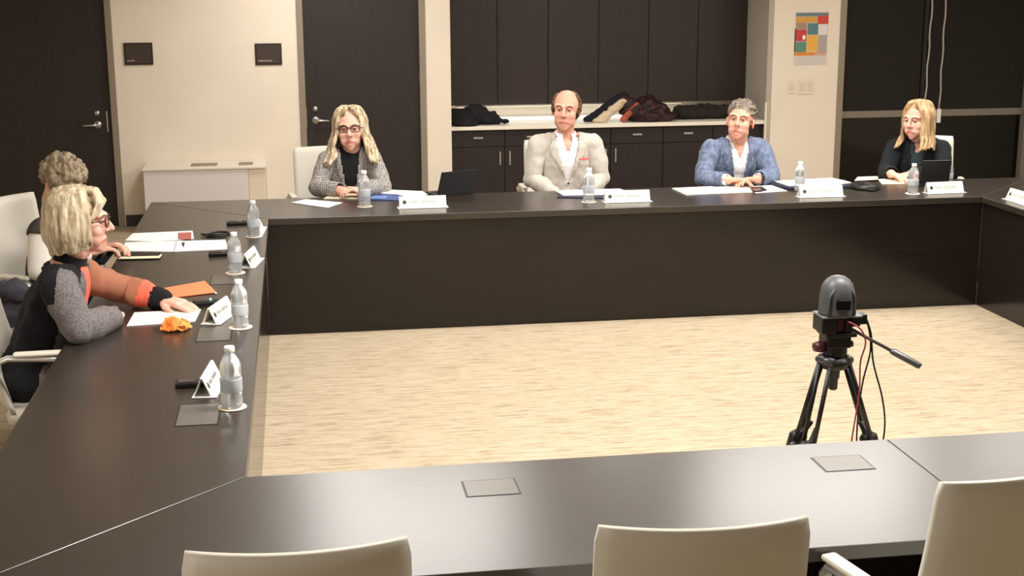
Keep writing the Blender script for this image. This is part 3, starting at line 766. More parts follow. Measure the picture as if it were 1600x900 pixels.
def long_hair(p, m, zend, n=64, a0=38, rl=.105, seed=1, part=.0, wave=.012, capz=.046, r0=.0125, front=True, rend=None):
    random.seed(seed); b = MB()
    b.ell((0, .024, capz), (.086, .096, .084), u=24, v=16)
    for i in range(n):
        th = R(a0)+(2*math.pi-2*R(a0))*(i+random.random()*.7)/n
        back = (1-math.cos(th))/2; zt = .128-.01*random.random()
        ze = zend*(1-.10*random.random()); re = (rend or rl)*(.95+.18*random.random())
        sgn = 1 if math.sin(th) > 0 else -1
        lock(b, th, (.02, .01, zt), [(.062, .018, .112), (.090, .018, .055), (.094, .014, -.01), (rl*.97, .012, ze*.45+.0), (rl+wave*math.sin(i*1.9), .006, ze*.75)], (re, .0-.02*(1-back), ze), r0, r0*.62, .004)
    if front:
        for sd in (-1, 1):
            for k in range(7):
                f = k/6
                b.tube([Vector((part, -.005-.05*(1-f)*.3, .128)), Vector((sd*.030, -.055-.012*(1-f), .112-.004*k)), Vector((sd*(.062+.003*k), -.058+.012*k, .070-.004*k)), Vector((sd*(.080+.002*k), -.046+.010*k, .010)), Vector((sd*(.086+.002*k), -.036+.008*k, -.06))], [.008, .0125, .012, .011, .008], 7)
    return p.hair_obj(b, m, seed=seed)
BLOND = hairmat('blond_hair', (142, 116, 82), (230, 212, 182))
long_hair(w1, BLOND, -.200, n=84, a0=47, rl=.128, seed=5, rend=.146, wave=.020, r0=.014)
glasses(w1, mat('glasses_dark', (40, 30, 44), .3))

# bald man in the light grey jacket
m1 = Person('bald man with brown side hair in a light grey sport jacket and open white shirt', (1.815, 9.24), 0, dict(
    zs=.985, lean=(0, -.03), shoulder=.190, bulk=1.04, head=(at(884, 172, 1, 9.18).x, 9.17, 1.230), headrot=(-2, 3, -19), hscale=1.13, brow=BROWD, skin=SKIN2, jaw=1.05,
    elbow={-1: (1.575, 9.18, .765), 1: (2.06, 9.18, .765)}, wrist={-1: (1.74, 9.02, .655), 1: (1.90, 9.02, .655)},
    hand={-1: dict(dir=(.5, -.6, -.2), curl=.6), 1: dict(dir=(-.5, -.6, -.2), curl=.6)}))
WSH = mat('white_shirt', (240, 238, 240), .8)
sh = shirt(m1, WSH, .009, .035)
collar(m1, mat('shirt_collar', (226, 228, 232), .8), .070, .052, 1.0, z0=.045)
jacket(m1, plaid('grey_weave', (196, 190, 178), (150, 142, 130), (216, 210, 200), 420, 4), .75, 1.02, .072, off=.020, lap=.055, amp=.011)
trousers(m1, TROU)
MB().prism([(-.035, -.006), (.03, -.004), (.034, .010), (-.034, .006)], -.004, .004, M=Matrix.Translation(m1.sp(.72)+Vector((.105, -.142, .045))) @ Matrix.Rotation(R(80), 4, 'X')).build('pocket_square', mat('red_cloth', (206, 96, 96), .8), m1.o)
MB().lathe([(.008, 0), (.008, .004)], c=(0, 0, 0), M=Matrix.Translation(m1.sp(.46)+Vector((0, -.142, 0))) @ Matrix.Rotation(R(90), 4, 'X'), n=12).build('button', mat('button_brown', (70, 56, 46), .4), m1.o)
b = MB(); random.seed(4)
for i in range(230):
    th = R(70)+R(220)*random.random(); back = 100 < math.degrees(th) < 260
    z = random.uniform(-.055, .112) if back else random.uniform(-.005, .098)
    rr = math.sqrt(max(.03, 1-((z-.030)/.092)**2)); p0 = Vector((.081*rr*math.sin(th), .014-.100*rr*math.cos(th), z))
    b.tube([p0, p0+Vector((.004*math.sin(th), .004, -.012)), p0+Vector((.0, .006, -.024))], [.009, .010, .006], 6)
m1.hair_obj(b, hairmat('brown_hair', (70, 52, 36), (108, 82, 56)), vox=.0038, seed=2)

# man in the blue jacket
m2 = Person('man with short grey hair in a blue jacket, hands clasped on papers', (2.99, 9.22), 0, dict(
    zs=.930, lean=(.02, -.06), shoulder=.178, bulk=1.04, head=(at(1156, 190, 1, 9.12).x, 9.11, 1.137), headrot=(-9, 5, -28), hscale=1.10, brow=BROWD, skin=SKIN2, jaw=1.05,
    elbow={-1: (2.735, 9.03, .755), 1: (3.235, 9.03, .755)}, wrist={-1: (2.87, 8.86, .768), 1: (3.06, 8.86, .768)},
    hand={-1: dict(dir=(.85, -.30, -.02), up=(-.1, .3, 1), curl=.55, s=1.08), 1: dict(dir=(-.85, -.28, .03), up=(.1, .3, 1), curl=.55, s=1.08)}))
shirt(m2, WSH, .009, .040)
collar(m2, WSH, .068, .048, 1.25, z0=.045)
jacket(m2, mat('blue_weave', (86, 98, 126), .9, col2=(122, 134, 158), scale=45, stretch=(1, 1, .5)), .60, .98, .060, off=.020, lap=.055, amp=.010, cuff=.86)
trousers(m2, TROU)
MB().lathe([(.009, 0), (.006, .004)], M=Matrix.Translation(m2.sp(.80)+Vector((.088, -.146, .03))) @ Matrix.Rotation(R(90), 4, 'X'), n=10).build('lapel_pin', METAL, m2.o)
wrv = m2.Mi @ Vector((3.09, 8.875, .768)); MB().tube([wrv+Vector((.010, .036*math.cos(a), .036*math.sin(a))) for a in [k*2*math.pi/14 for k in range(15)]], .009, 7).build('watch', BLACK, m2.o, smooth=True)
def short_hair(p, m, seed, n=150, lift=.0, z0=-.02, front=.092, r=.0085, curl=False, cap=(.083, .098, .082)):
    random.seed(seed); b = MB(); b.ell((0, .022, .050), cap, u=24, v=16)
    for i in range(n):
        th = random.uniform(0, 2*math.pi); u = random.random()
        fr_ = math.cos(th)
        zmin = lerp(z0, .082, max(0, fr_)**.35) if fr_ > 0 else lerp(z0, -.060, -fr_)
        if abs(math.sin(th)) > .8: zmin = .0
        z = lerp(zmin, .128, u**.8); rr = math.sqrt(max(.0, 1-((z-.046)/.086)**2))
        p0 = Vector((.083*rr*math.sin(th), .018-.098*rr*math.cos(th), z))
        out = Vector((p0.x, p0.y-.018, (z-.04)*1.2)).normalized()
        if curl:
            b.ell(p0+out*random.uniform(.002, .014), (random.uniform(.011, .019),)*3, u=8, v=6)
        else:
            b.tube([p0-out*.003, p0+out*.006+Vector((.004, .008, .003)), p0+out*.006+Vector((.008, .020, -.006))], [r, r*.95, r*.5], 6)
    return p.hair_obj(b, m, vox=.0042, seed=seed, amp=.0035)
short_hair(m2, hairmat('grey_brown_hair', (92, 80, 70), (138, 126, 112)), 6)

# woman in dark green by the windows
w2 = Person('woman with shoulder-length light brown hair in a dark green top, looking to the left', (4.37, 9.20), -30, dict(
    zs=.905, lean=(0, -.03), shoulder=.155, bulk=.96, female=True, head=(at(1430, 190, 1, 9.12).x+.012, 9.11, 1.112), headrot=(0, 0, -26), hscale=1.07, brow=BROWN, skin=SKIN, jaw=.95,
    elbow={-1: (4.10, 9.12, .75), 1: (4.47, 8.99, .755)}, wrist={-1: (4.06, 8.93, .765), 1: (4.20, 8.93, .765)},
    hand={-1: dict(dir=(.2, -.7, -.05), curl=.5, s=.95), 1: dict(dir=(-.7, -.4, -.05), curl=.5, s=.95)}))
GRN = mat('dark_green_knit', (24, 34, 36), .9, var=.25, scale=25)
shirt(w2, mat('green_top', (44, 58, 60), .9), .009, .02, 'top', .3, .07)
jacket(w2, mat('black_green_cloth', (16, 20, 24), .9), .62, .98, .050, off=.018, lap=.03, amp=.008)
trousers(w2, TROU)
long_hair(w2, hairmat('honey_hair', (146, 114, 80), (206, 174, 130)), -.185, n=60, a0=46, rl=.100, seed=9, rend=.112)

# woman leaning on the left table
L1 = Person('woman with blond bob and glasses leaning on the left table, black, grey and orange sweater', (-1.075, 5.66), 90, dict(
    zs=.925, lean=(0, -.13), shoulder=.160, bulk=.98, female=True, twist=0, head=(-.868, 5.66, 1.162), headrot=(0, 0, 2), hscale=1.055, brow=BROWN, skin=SKIN,
    elbow={-1: (-.875, 5.43, .775), 1: (-.77, 6.02, .80)}, wrist={-1: (-.765, 5.66, .762), 1: (-.60, 5.955, .762)},
    hand={-1: dict(dir=(-.1, .9, -.05), up=(.3, 0, 1), curl=.6), 1: dict(dir=(.75, -.45, -.12), up=(0, 0, 1), curl=.22, s=1.1)}))
def lmat(bn, t, c):
    # black back, grey right sleeve, tan left sleeve with coral cuff, coral front
    if bn == 'uaR': return 0 if t < .30 and c.y > -.13 else 1
    if bn == 'faR': return 1
    if bn == 'uaL': return 2 if t > .1 else 1
    if bn == 'faL': return 3 if t > .45 else 2
    d = L1.sp(min(1, max(0, (c.z-L1.sp(0).z)/(L1.sp(1).z-L1.sp(0).z))))
    if c.y < d.y-.055: return 3 if c.x > -.05 else 1
    if c.y < d.y-.0 and c.x < -.02: return 0
    return 0
SW = [mat('black_knit', (18, 18, 22), .95, bump=.4, scale=150), mat('grey_knit', (112, 106, 106), .95, var=.35, scale=140, bump=.4), mat('tan_knit', (164, 108, 82), .95, bump=.4, scale=150), mat('coral_knit', (240, 112, 88), .95, bump=.3, scale=150)]
L1.garment('sweater', SW, .022, lambda bn, t, c: bn[:2] == 'ua' or (bn[:2] == 'fa' and t < (.80 if bn == 'faL' else .97)) or (bn in ('torso', 'neck') and .46 < c.z < L1.sp(1).z+.07) or (bn[:2] == 'th' and t < .3), .011, mfn=lmat, seed=3)
L1.garment('wrist_band', SW[0], .019, lambda bn, t, c: bn == 'faL' and .78 < t, .001)
nb = L1.sp(1)+Vector((0, .0, .02)); nt = L1.HM @ Vector((0, .026, -.088))
MB().tube([nb, nb.lerp(nt, .35), nb.lerp(nt, .7)], [.098, .070, .061], 20).build('turtleneck', SW[0], L1.o, smooth=True)
trousers(L1, TROU)
random.seed(21); b = MB(); b.ell((0, .026, .042), (.088, .098, .088), u=24, v=16)
for i in range(84):
    th = R(57)+R(246)*(i+random.random()*.6)/84; back = (1-math.cos(th))/2
    ze = lerp(-.085, -.115, back)+random.uniform(-.008, .008)
    lock(b, th, (.015, .0, .128), [(.066, .018, .118), (.096, .022, .062), (.106, .022, .0), (.106, .022, -.05)], (.088, .018, ze), .0125, .007, .004)
for sd in (-1, 1):
    for k in range(8):
        f = k/7; b.tube([Vector((.01, -.01, .130)), Vector((sd*(.020+.02*f), -.060, .116)), Vector((sd*(.032+.030*f), -.088+.018*f, .074)), Vector((sd*(.058+.026*f), -.070+.026*f, .036-.02*f))], [.009, .012, .010, .005], 7)
L1.hair_obj(b, hairmat('bob_hair', (150, 130, 102), (222, 206, 176), 30), seed=21, amp=.004)
glasses(L1, mat('glasses_brown', (70, 34, 34), .3))
c = L1.HM @ Vector((-.086, .012, -.045)); MB().ell(c, (.006, .006, .009)).build('earring', METAL, L1.o, smooth=True)

# person with curly grey hair, looking down
L2 = Person('person with curly grey-brown hair looking down, dark vest over white sleeves, behind the blond bob', (-1.20, 6.86), 68, dict(
    zs=.935, lean=(0, -.07), shoulder=.175, bulk=1.0, head=(-1.122, 6.85, 1.140), headrot=(30, 0, -14), hscale=1.03, brow=BROWD, skin=SKIN,
    elbow={-1: (-1.22, 6.62, .775), 1: (-1.08, 7.12, .80)}, wrist={-1: (-1.03, 6.86, .80), 1: (-.99, 7.02, .80)},
    hand={-1: dict(dir=(.7, .35, .12), up=(-.2, .0, 1), curl=.7), 1: dict(dir=(.8, -.25, .1), up=(.2, .2, 1), curl=.7)}))
shirt(L2, mat('white_blouse', (244, 240, 232), .8), .014, 0, 'shirt')
L2.garment('vest', mat('dark_grey_vest', (66, 62, 60), .85, var=.15, scale=20), .022, lambda bn, t, c: (bn in ('torso', 'neck') and .5 < c.z < L2.sp(1).z+.06) or (bn[:2] == 'ua' and t < .06), .006)
trousers(L2, TROU)
short_hair(L2, hairmat('curly_grey_hair', (112, 96, 74), (172, 156, 128), 40), 15, n=230, curl=True, z0=-.01, cap=(.086, .102, .090))

# ------------------------------------------------------------ things on the tables
TT = T+.0012
PLAST = mat('clear_plastic', (236, 240, 242), .12, trans=.72, ior=1.25)
LABELM = mat('bottle_label', (206, 212, 220), .35, alpha=.75)
CAPM = mat('white_cap', (240, 240, 240), .4)
COAST = mat('paper_coaster', (246, 226, 206), .8)
def make_bottle():
    t = empty('water_bottle', (0, 0, 0), 0)
    pr = [(.026, 0), (.030, .004), (.0315, .012), (.0315, .03)]
    for k in range(5): pr += [(.0295, .040+.018*k), (.0318, .049+.018*k)]
    pr += [(.031, .142), (.0315, .150), (.027, .168), (.019, .186), (.0135, .196), (.0128, .206)]
    MB().lathe(pr, n=18).build('bottle_body', PLAST, t, smooth=True)
    MB().lathe([(.0322, .058), (.0326, .060), (.0326, .104), (.0322, .106)], n=18).build('label', LABELM, t, smooth=True)
    MB().lathe([(.015, .200), (.0152, .202), (.0152, .218), (.014, .2195)], n=18).build('cap', CAPM, t, smooth=True)
    return t
def make_coaster():
    t = MB().lathe([(.046, 0), (.048, .0008), (.048, .0022), (.046, .003)], n=28).build('coaster', COAST)
    return t
bot0 = coa0 = None
BOT = [((363, 637), 1.05, 'clear water bottle nearest the camera on the left table'), ((376, 512), 1.0, 'clear water bottle in front of the tent card beside the orange tissue'),
       ((368, 427), 1.0, 'clear water bottle at the right end of the open white papers'), ((397, 370), 1.0, 'clear water bottle farthest back on the left table'),
       ((570, 323), 1.12, 'clear water bottle in front of the blue folder and plaid blazer woman'), ((920, 316), 1.08, 'clear water bottle in front of the bald man'),
       ((1250, 304), .98, 'clear water bottle standing behind the name plate right of the man in blue'), ((1426, 303), .98, 'clear water bottle left of the laptop by the windows'),
       ((1482, 289), .80, 'clear water bottle behind the right edge of the laptop by the windows')]
for i, (q, sc, lb) in enumerate(BOT):
    p = at(*q, 2, T)
    if i == 6: p.y += .12; p.x += .04
    if bot0 is None: bot0 = make_bottle(); coa0 = make_coaster(); o = bot0; c = coa0
    else: o = copy_tree(bot0); c = copy_tree(coa0) if i not in (6, 8) else None
    o.location = (p.x, p.y, T+.0045); o.scale = (sc*1.08, sc*1.08, sc*.90); tag(o, lb, 'bottle', 'water bottles on the tables')
    if c:
        c.location = (p.x, p.y, T+.001); tag(c, lb.replace('clear water bottle', 'round pale paper coaster under the bottle'), 'coaster', 'paper coasters under the bottles')
        c['label'] = 'round pale coaster under ' + ['the bottle nearest the camera', 'the bottle by the orange tissue', 'the bottle at the end of the open papers', 'the farthest bottle of the left table', 'the bottle by the blue folder', 'the bottle before the bald man', '', 'the bottle left of the laptop by the windows'][i]
# tent name plates
CARD = mat('card_white', (244, 240, 226), .7); ACRY = mat('card_foot', (224, 224, 226), .35)
def make_plate(seed):
    random.seed(seed); t = empty('name_plate', (0, 0, 0), 0)
    L = .145
    b = MB(); b.prism([(-.004, .0), (.0, .0), (.030, .070), (.026, .070)], -L, L, M=Matrix(((0, 0, 1, 0), (1, 0, 0, 0), (0, 1, 0, 0), (0, 0, 0, 1))))
    b.build('card', CARD, t)
    b = MB(); b.prism([(.056, .0), (.060, .0), (.034, .070), (.030, .070)], -L, L, M=Matrix(((0, 0, 1, 0), (1, 0, 0, 0), (0, 1, 0, 0), (0, 0, 0, 1))))
    b.build('back_card', CARD, t)
    MB().box((-L-.012, -.022, 0), (L+.012, .064, .003)).build('foot', ACRY, t, bevel=.001)
    sl = Matrix.Rotation(-math.atan2(.030, .070), 4, 'X')
    f = Matrix.Translation((0, -.0052, 0)) @ sl
    g = MB(); g.lathe([(.013, 0), (.013, .0012)], M=f @ Matrix.Translation((-L+.032, 0, .040)) @ Matrix.Rotation(R(90), 4, 'X'), n=6)
    g.build('emblem', mat('emblem_dark', (58, 58, 66), .6), t)
    g = MB(); x = -L+.062
    for k in range(15):
        wd = random.uniform(.005, .011)
        if k in (6,): x += .010
        g.box((x, -.0010, .034), (x+wd*.35, .0005, .048), M=f); g.box((x, -.0010, .034 if k % 2 else .045), (x+wd, .0005, .037 if k % 2 else .048), M=f); x += wd+.003
        if x > L-.03: break
    g.build('lettering', mat('lettering_grey', (168, 164, 156), .7), t)
    return t
pl0 = None
PL = [((661, 325), 0, 'white name plate in front of the black laptop and blue folder'), ((981, 316), 0, 'white name plate in front of the bald man, right of his bottle'),
      ((1284, 308), 0, 'white name plate right of the man in the blue jacket'), ((1478, 302), 3, 'white name plate in front of the woman by the windows'),
      ((1592, 316), 100, 'white name plate cut by the right edge of the photo'),
      ((337, 624), 84, 'white name plate beside the nearest bottle on the left table'), ((352, 508), 74, 'white name plate by the bottle next to the orange tissue'),
      ((384, 400), 80, 'white name plate behind the bottle at the end of the open papers'), ((412, 352), 86, 'white name plate behind the farthest bottle of the left table')]
for i, (q, rz, lb) in enumerate(PL):
    p = at(*q, 2, T)
    if i == 5: p = Vector((-.31, 4.72, 0))
    if i == 6: p = Vector((-.325, 5.74, 0))
    if i == 7: p = Vector((-.225, 6.86, 0))
    if i == 8: p = Vector((-.215, 7.76, 0))
    if i == 4: p = Vector((4.43, 7.90, 0)); rz = -90
    if pl0 is None: pl0 = make_plate(3); o = pl0
    else: o = copy_tree(pl0)
    o.location = (p.x, p.y, T+.001); o.rotation_euler.z = R(rz); tag(o, lb, 'name plate', 'tent name plates on the tables')
    if i == 3 or i == 6: o.scale = (.88, 1, 1)
    if i >= 5: o.scale = (.80, 1, .95)
# papers: each a thin sheet or stack with its corners on the table
LAY = [0]
def sheet(name, q, m, label, cat, th=.003, z=None, lift=None, group=None, extra=None):
    LAY[0] += 1
    z0 = T+.0012+(.0 if z is None else z)
    pts = [at(*p, 2, z0) for p in q]; c = sum(pts, Vector())/len(pts)
    out = [(p.x-c.x, p.y-c.y) for p in pts]
    area = sum(out[i][0]*out[(i+1) % len(out)][1]-out[(i+1) % len(out)][0]*out[i][1] for i in range(len(out)))
    if area < 0: out = out[::-1]
    t = empty(name, (c.x, c.y, z0), 0, label, cat, group) if extra else None
    b = MB().prism(out, 0, th)
    if lift:
        bmesh.ops.triangulate(b.bm, faces=b.bm.faces[:]); bmesh.ops.subdivide_edges(b.bm, edges=b.bm.edges[:], cuts=3)
        for v in b.bm.verts: v.co.z += lift*(.5+.5*noise.noise(Vector((v.co.x*14, v.co.y*14, LAY[0]))))
    if t:
        b.build('sheets', m, t); extra(t, c, z0, th); return t
    o = b.build(name, m); o.location = (c.x, c.y, z0); return tag(o, label, cat, group)
def patch(name, q, m, th=.001):
    def f(t, c, z0, h):
        pts = [at(*p, 2, z0+h) for p in q]; out = [(p.x-c.x, p.y-c.y) for p in pts]
        area = sum(out[i][0]*out[(i+1) % len(out)][1]-out[(i+1) % len(out)][0]*out[i][1] for i in range(len(out)))
        if area < 0: out = out[::-1]
        MB().prism(out, h+.0002, h+.0002+th).build(name, m, t)
    return f
INK = mat('print_grey', (176, 168, 166), .8)
def lines(q, n=5, seed=0):
    "rows of faint print inside a quad given as photo pixels"
    def f(t, c, z0, h):
        a, b_, c_, d = [at(*p, 2, z0+h)-c for p in q]; random.seed(seed); g = MB()
        for r_ in range(n):
            v0 = (r_+.4)/(n+.3); v1 = v0+.012; u = .1
            while u < .9:
                w_ = random.uniform(.04, .12)
                P4 = [a.lerp(b_, uu).lerp(d.lerp(c_, uu), vv) for uu, vv in ((u, v0), (min(.92, u+w_), v0), (min(.92, u+w_), v1), (u, v1))]
                P4 = [(p.x, p.y) for p in P4]
                ar = sum(P4[i][0]*P4[(i+1) % 4][1]-P4[(i+1) % 4][0]*P4[i][1] for i in range(4))
                g.prism(P4 if ar > 0 else P4[::-1], h+.0002, h+.0005); u += w_+.02
        g.build('print', INK, t)
    return f
BLUEF = mat('blue_folder', (60, 84, 140), .5); NAVYF = mat('navy_folder', (30, 36, 62), .5)
both = lambda *fs: (lambda t, c, z0, h: [f(t, c, z0, h) for f in fs])
# left table
sheet('paper_stack', [(196, 377), (208, 366), (301, 362), (303, 374), (240, 379)], WHITEP, 'white papers with a red-brown picture on the left table, behind the open papers', 'papers', .006, extra=patch('picture', [(278, 374), (278, 364), (299, 363), (299, 374)], mat('redbrown_print', (176, 96, 82), .7)))
sheet('paper_stack', [(190, 393), (196, 380), (352, 376), (357, 390), (272, 394)], WHITEP, 'open white papers in front of the person with curly hair', 'papers', .005, extra=both(patch('page_edge', [(271, 393), (275, 378), (276.5, 378), (272.5, 393)], INK), patch('clip', [(284, 382), (284, 379), (289, 379), (287, 387)], BLACK)))
sheet('notebook', [(184, 404), (190, 395), (252, 396), (250, 403)], BLACK, 'black notebook with cream page edges below the open white papers', 'notebook', .006, extra=patch('pages', [(185, 405), (185, 401.5), (248, 400), (252, 396.5), (253, 399), (249, 403.5)], CREAM))
sheet('folder', [(234, 470), (220, 458), (320, 440), (338, 458)], mat('orange_folder', (248, 140, 92), .55), 'orange folder beside the left hand of the blond bob woman', 'folder', .003, lift=.004, extra=patch('rim', [(336, 459), (319, 441), (321, 440), (339.5, 458.5)], WHITEP))
sheet('leaflet', [(214, 464), (222, 452), (250, 451), (262, 460), (232, 467)], mat('blue_white_print', (196, 206, 222), .6, col2=(110, 140, 178), scale=22), 'blue and white leaflet lying on the orange folder', 'leaflet', .002, z=.009)
sheet('paper_stack', [(198, 510), (210, 489), (314, 484), (305, 503)], WHITEP, 'white sheet under the hand of the blond bob woman', 'papers', .003, extra=lines([(214, 507), (222, 490), (305, 486), (298, 502)], 3, 4))
p = at(276, 515, 2, T)
b = MB(); random.seed(5)
bm = b.bm; bmesh.ops.create_icosphere(bm, subdivisions=4, radius=1)
for v in bm.verts:
    q = v.co.copy(); n = noise.noise(q*1.8+Vector((3, 1, 7))); v.co = Vector((q.x*.060*(1+.5*n), q.y*.055*(1-.4*n), max(0, (q.z*.5+.42)*.034*(1+1.1*noise.noise(q*2.7)))))
    v.co.z += max(0, .03-abs(v.co.x+.01))*.5*max(0, v.co.z/.04)
o = b.build('tissue', mat('orange_tissue', (250, 132, 52), .7, col2=(255, 170, 90), scale=14)); o.location = (p.x, p.y, T+.001); o.rotation_euler.z = .5; tag(o, 'crumpled orange tissue on the left table in front of the white sheet', 'tissue')
# eyeglasses / cable loop
p = at(341, 368, 2, T); b = MB()
b.tube([Vector((.060*math.cos(a)*(1+.15*math.sin(2*a)), .075*math.sin(a), .006)) for a in [k*2*math.pi/22 for k in range(21)]], .006, 8)
b.tube([(.060, 0, .006), (-.075, -.01, .007), (-.09, .01, .008)], .006, 8)
o = b.build('cable_loop', BLACK, None, smooth=True); o.location = (p.x, p.y, T+.001); tag(o, 'small loop of black cable between the papers and the farthest bottle', 'cable')
# microphones
mic0 = None
for i, (q, rz, lb) in enumerate([((372, 351), 4, 'low black microphone unit left of the farthest bottle on the left table'), ((346, 399), 3, 'low black microphone unit left of the bottle at the end of the open papers'),
                                 ((325, 476), 8, 'low black microphone unit with a green light by the second bottle'), ((304, 603), 2, 'low black microphone unit left of the nearest bottle')]):
    p = at(*q, 2, T)
    if mic0 is None:
        t = mic0 = empty('microphone_unit', (0, 0, 0), 0)
        MB().box((-.065, -.028, 0), (.065, .028, .018)).build('body', BLACK, t, bevel=.005)
        MB().box((-.055, -.018, .0182), (.0, .018, .021)).build('speaker_grille', mat('grille', (60, 46, 42), .6), t, bevel=.002)
        MB().lathe([(.010, .018), (.009, .0225)], c=(.035, 0, 0)).build('talk_button', DKGREY, t)
        o = t
    else: o = copy_tree(mic0)
    o.location = (p.x, p.y, T+.001); o.rotation_euler.z = R(rz); tag(o, lb, 'microphone', 'black microphone units on the left table')
    if i == 2:
        MB().ell((.012, -.006, .024), (.005, .005, .004)).build('status_light', mat('green_led', (120, 255, 190), .4, emit=3), o, smooth=True)
# phone held by the curly haired person
ph = empty('phone', (-.955, 6.93, .775), R(30), 'dark phone held over the table by the person with curly hair', 'phone')
MB().box((-.038, -.075, .0), (.038, .075, .008)).build('body', BLACK, ph, bevel=.003); MB().box((-.034, -.068, .0085), (.034, .068, .0092)).build('screen', mat('phone_screen', (40, 44, 52), .15), ph); ph.rotation_euler = (.5, 0, R(-30))
# far table papers
sheet('paper_stack', [(455, 317), (478, 312), (535, 317), (512, 325)], WHITEP, 'single white sheet at the left in front of the woman in plaid', 'papers', .003)
sheet('paper_stack', [(506, 311), (520, 303), (563, 302), (562, 311)], CREAM, 'cream papers under the hands of the woman in plaid', 'papers', .006)
sheet('folder', [(562, 312), (573, 303), (640, 303), (624, 314)], BLUEF, 'blue folder right of the bottle, in front of the woman in plaid', 'folder', .006, extra=patch('label', [(577, 310), (584, 306), (606, 306), (602, 310.5)], mat('label_blue', (112, 138, 190), .5)))
sheet('paper_stack', [(585, 302), (592, 297), (660, 300), (668, 305), (640, 309), (618, 304)], WHITEP, 'white papers fanned out behind the blue folder', 'papers', .006, z=.008)
sheet('folder', [(870, 309), (878, 303), (990, 300), (975, 311)], NAVYF, 'navy folder under the papers of the bald man', 'folder', .005)
sheet('paper_stack', [(880, 306), (868, 299), (968, 296), (990, 304)], WHITEP, 'white papers on the navy folder in front of the bald man', 'papers', .006, z=.0065)
sheet('paper_stack', [(1072, 305), (1050, 295), (1112, 292), (1140, 302)], WHITEP, 'left white papers under the hands of the man in blue', 'papers', .005)
sheet('paper_stack', [(1122, 303), (1112, 293), (1172, 291), (1178, 301)], mat('paper_ivory', (238, 232, 220), .8), 'ivory pages between the two white stacks of the man in blue', 'papers', .004)
sheet('paper_stack', [(1180, 302), (1174, 292), (1205, 290), (1230, 299)], WHITEP, 'right white papers beside the phone of the man in blue', 'papers', .004)
o = sheet('phone', [(1176, 300), (1172, 294), (1190, 293), (1198, 298)], BLACK, 'black phone on the papers of the man in the blue jacket', 'phone', .008, z=.0055, extra=patch('screen', [(1178, 298.5), (1175, 295), (1188, 294.3), (1194, 297.5)], mat('phone_screen', (40, 44, 52), .15)))
sheet('folder', [(1235, 297), (1196, 288), (1320, 283), (1330, 294)], NAVYF, 'navy binder under white papers behind the name plate right of the blue jacket', 'folder', .012)
sheet('paper_stack', [(1232, 291), (1210, 284), (1300, 279), (1330, 286), (1300, 290)], WHITEP, 'white papers on the navy binder right of the man in blue', 'papers', .006, z=.0135)
sheet('paper_stack', [(1335, 283), (1340, 277), (1372, 276), (1372, 281)], mat('paper_grey', (200, 196, 186), .8), 'pale papers left of the black speaker unit by the windows', 'papers', .004)
sheet('paper_stack', [(1378, 288), (1372, 281), (1408, 278), (1414, 288)], CREAM, 'cream papers in front of the woman in dark green', 'papers', .005)
# black conference phone
p = at(1352, 295, 2, T); t = empty('conference_phone', (p.x, p.y, T+.001), 0, 'black conference phone on the far table right of the navy binder', 'phone')
b = MB(); b.lathe([(.095, 0), (.10, .012), (.07, .035), (.03, .046), (.01, .048)], n=30); b.build('body', BLACK, t, smooth=True)
MB().box((-.03, -.075, .026), (.03, -.035, .034)).build('keypad', DKGREY, t, bevel=.002)
for k in range(3):
    a = k*2*math.pi/3+.5; MB().box((-.03, -.03, 0), (.03, .03, .014), M=Matrix.Translation((.10*math.cos(a), .10*math.sin(a), 0)) @ Matrix.Rotation(a, 4, 'Z')).build('microphone_arm', BLACK, t, bevel=.005)
# laptops
def laptop(q, rz, tilt, label, w_=.29, d_=.20, dx=0, dy=0):
    p = at(*q, 2, T); t = empty('laptop', (p.x+dx, p.y+dy, T+.001), R(rz), label, 'laptop', 'laptops on the far table')
    MB().box((-w_/2, 0, 0), (w_/2, d_, .014)).build('base', mat('laptop_base', (52, 50, 50), .4, metal=.3), t, bevel=.004)
    k = MB()
    for r_ in range(5):
        for c in range(12): k.box((-w_/2+.02+c*(w_-.04)/12, .03+r_*.018, .0142), (-w_/2+.02+(c+.8)*(w_-.04)/12, .044+r_*.018, .016))
    k.build('keyboard', BLACK, t)
    Mx = Matrix.Translation((0, .004, .014)) @ Matrix.Rotation(R(tilt), 4, 'X')
    lid = MB().box((-w_/2, -.008, 0), (w_/2, 0, d_), M=Mx).build('lid', mat('laptop_lid', (26, 25, 26), .35), t, bevel=.003)
    MB().box((-w_/2+.01, .0005, .012), (w_/2-.01, .0015, d_-.01), M=Mx).build('screen', mat('laptop_screen', (14, 14, 16), .12), lid)
    return t
laptop((712, 306), 22, 24, 'black laptop with its lid back on the far table, left of the pale pier', dy=.02, w_=.27, d_=.17)
laptop((1459, 291), -6, 12, 'black laptop in front of the woman in dark green', w_=.20, d_=.17, dy=.0)

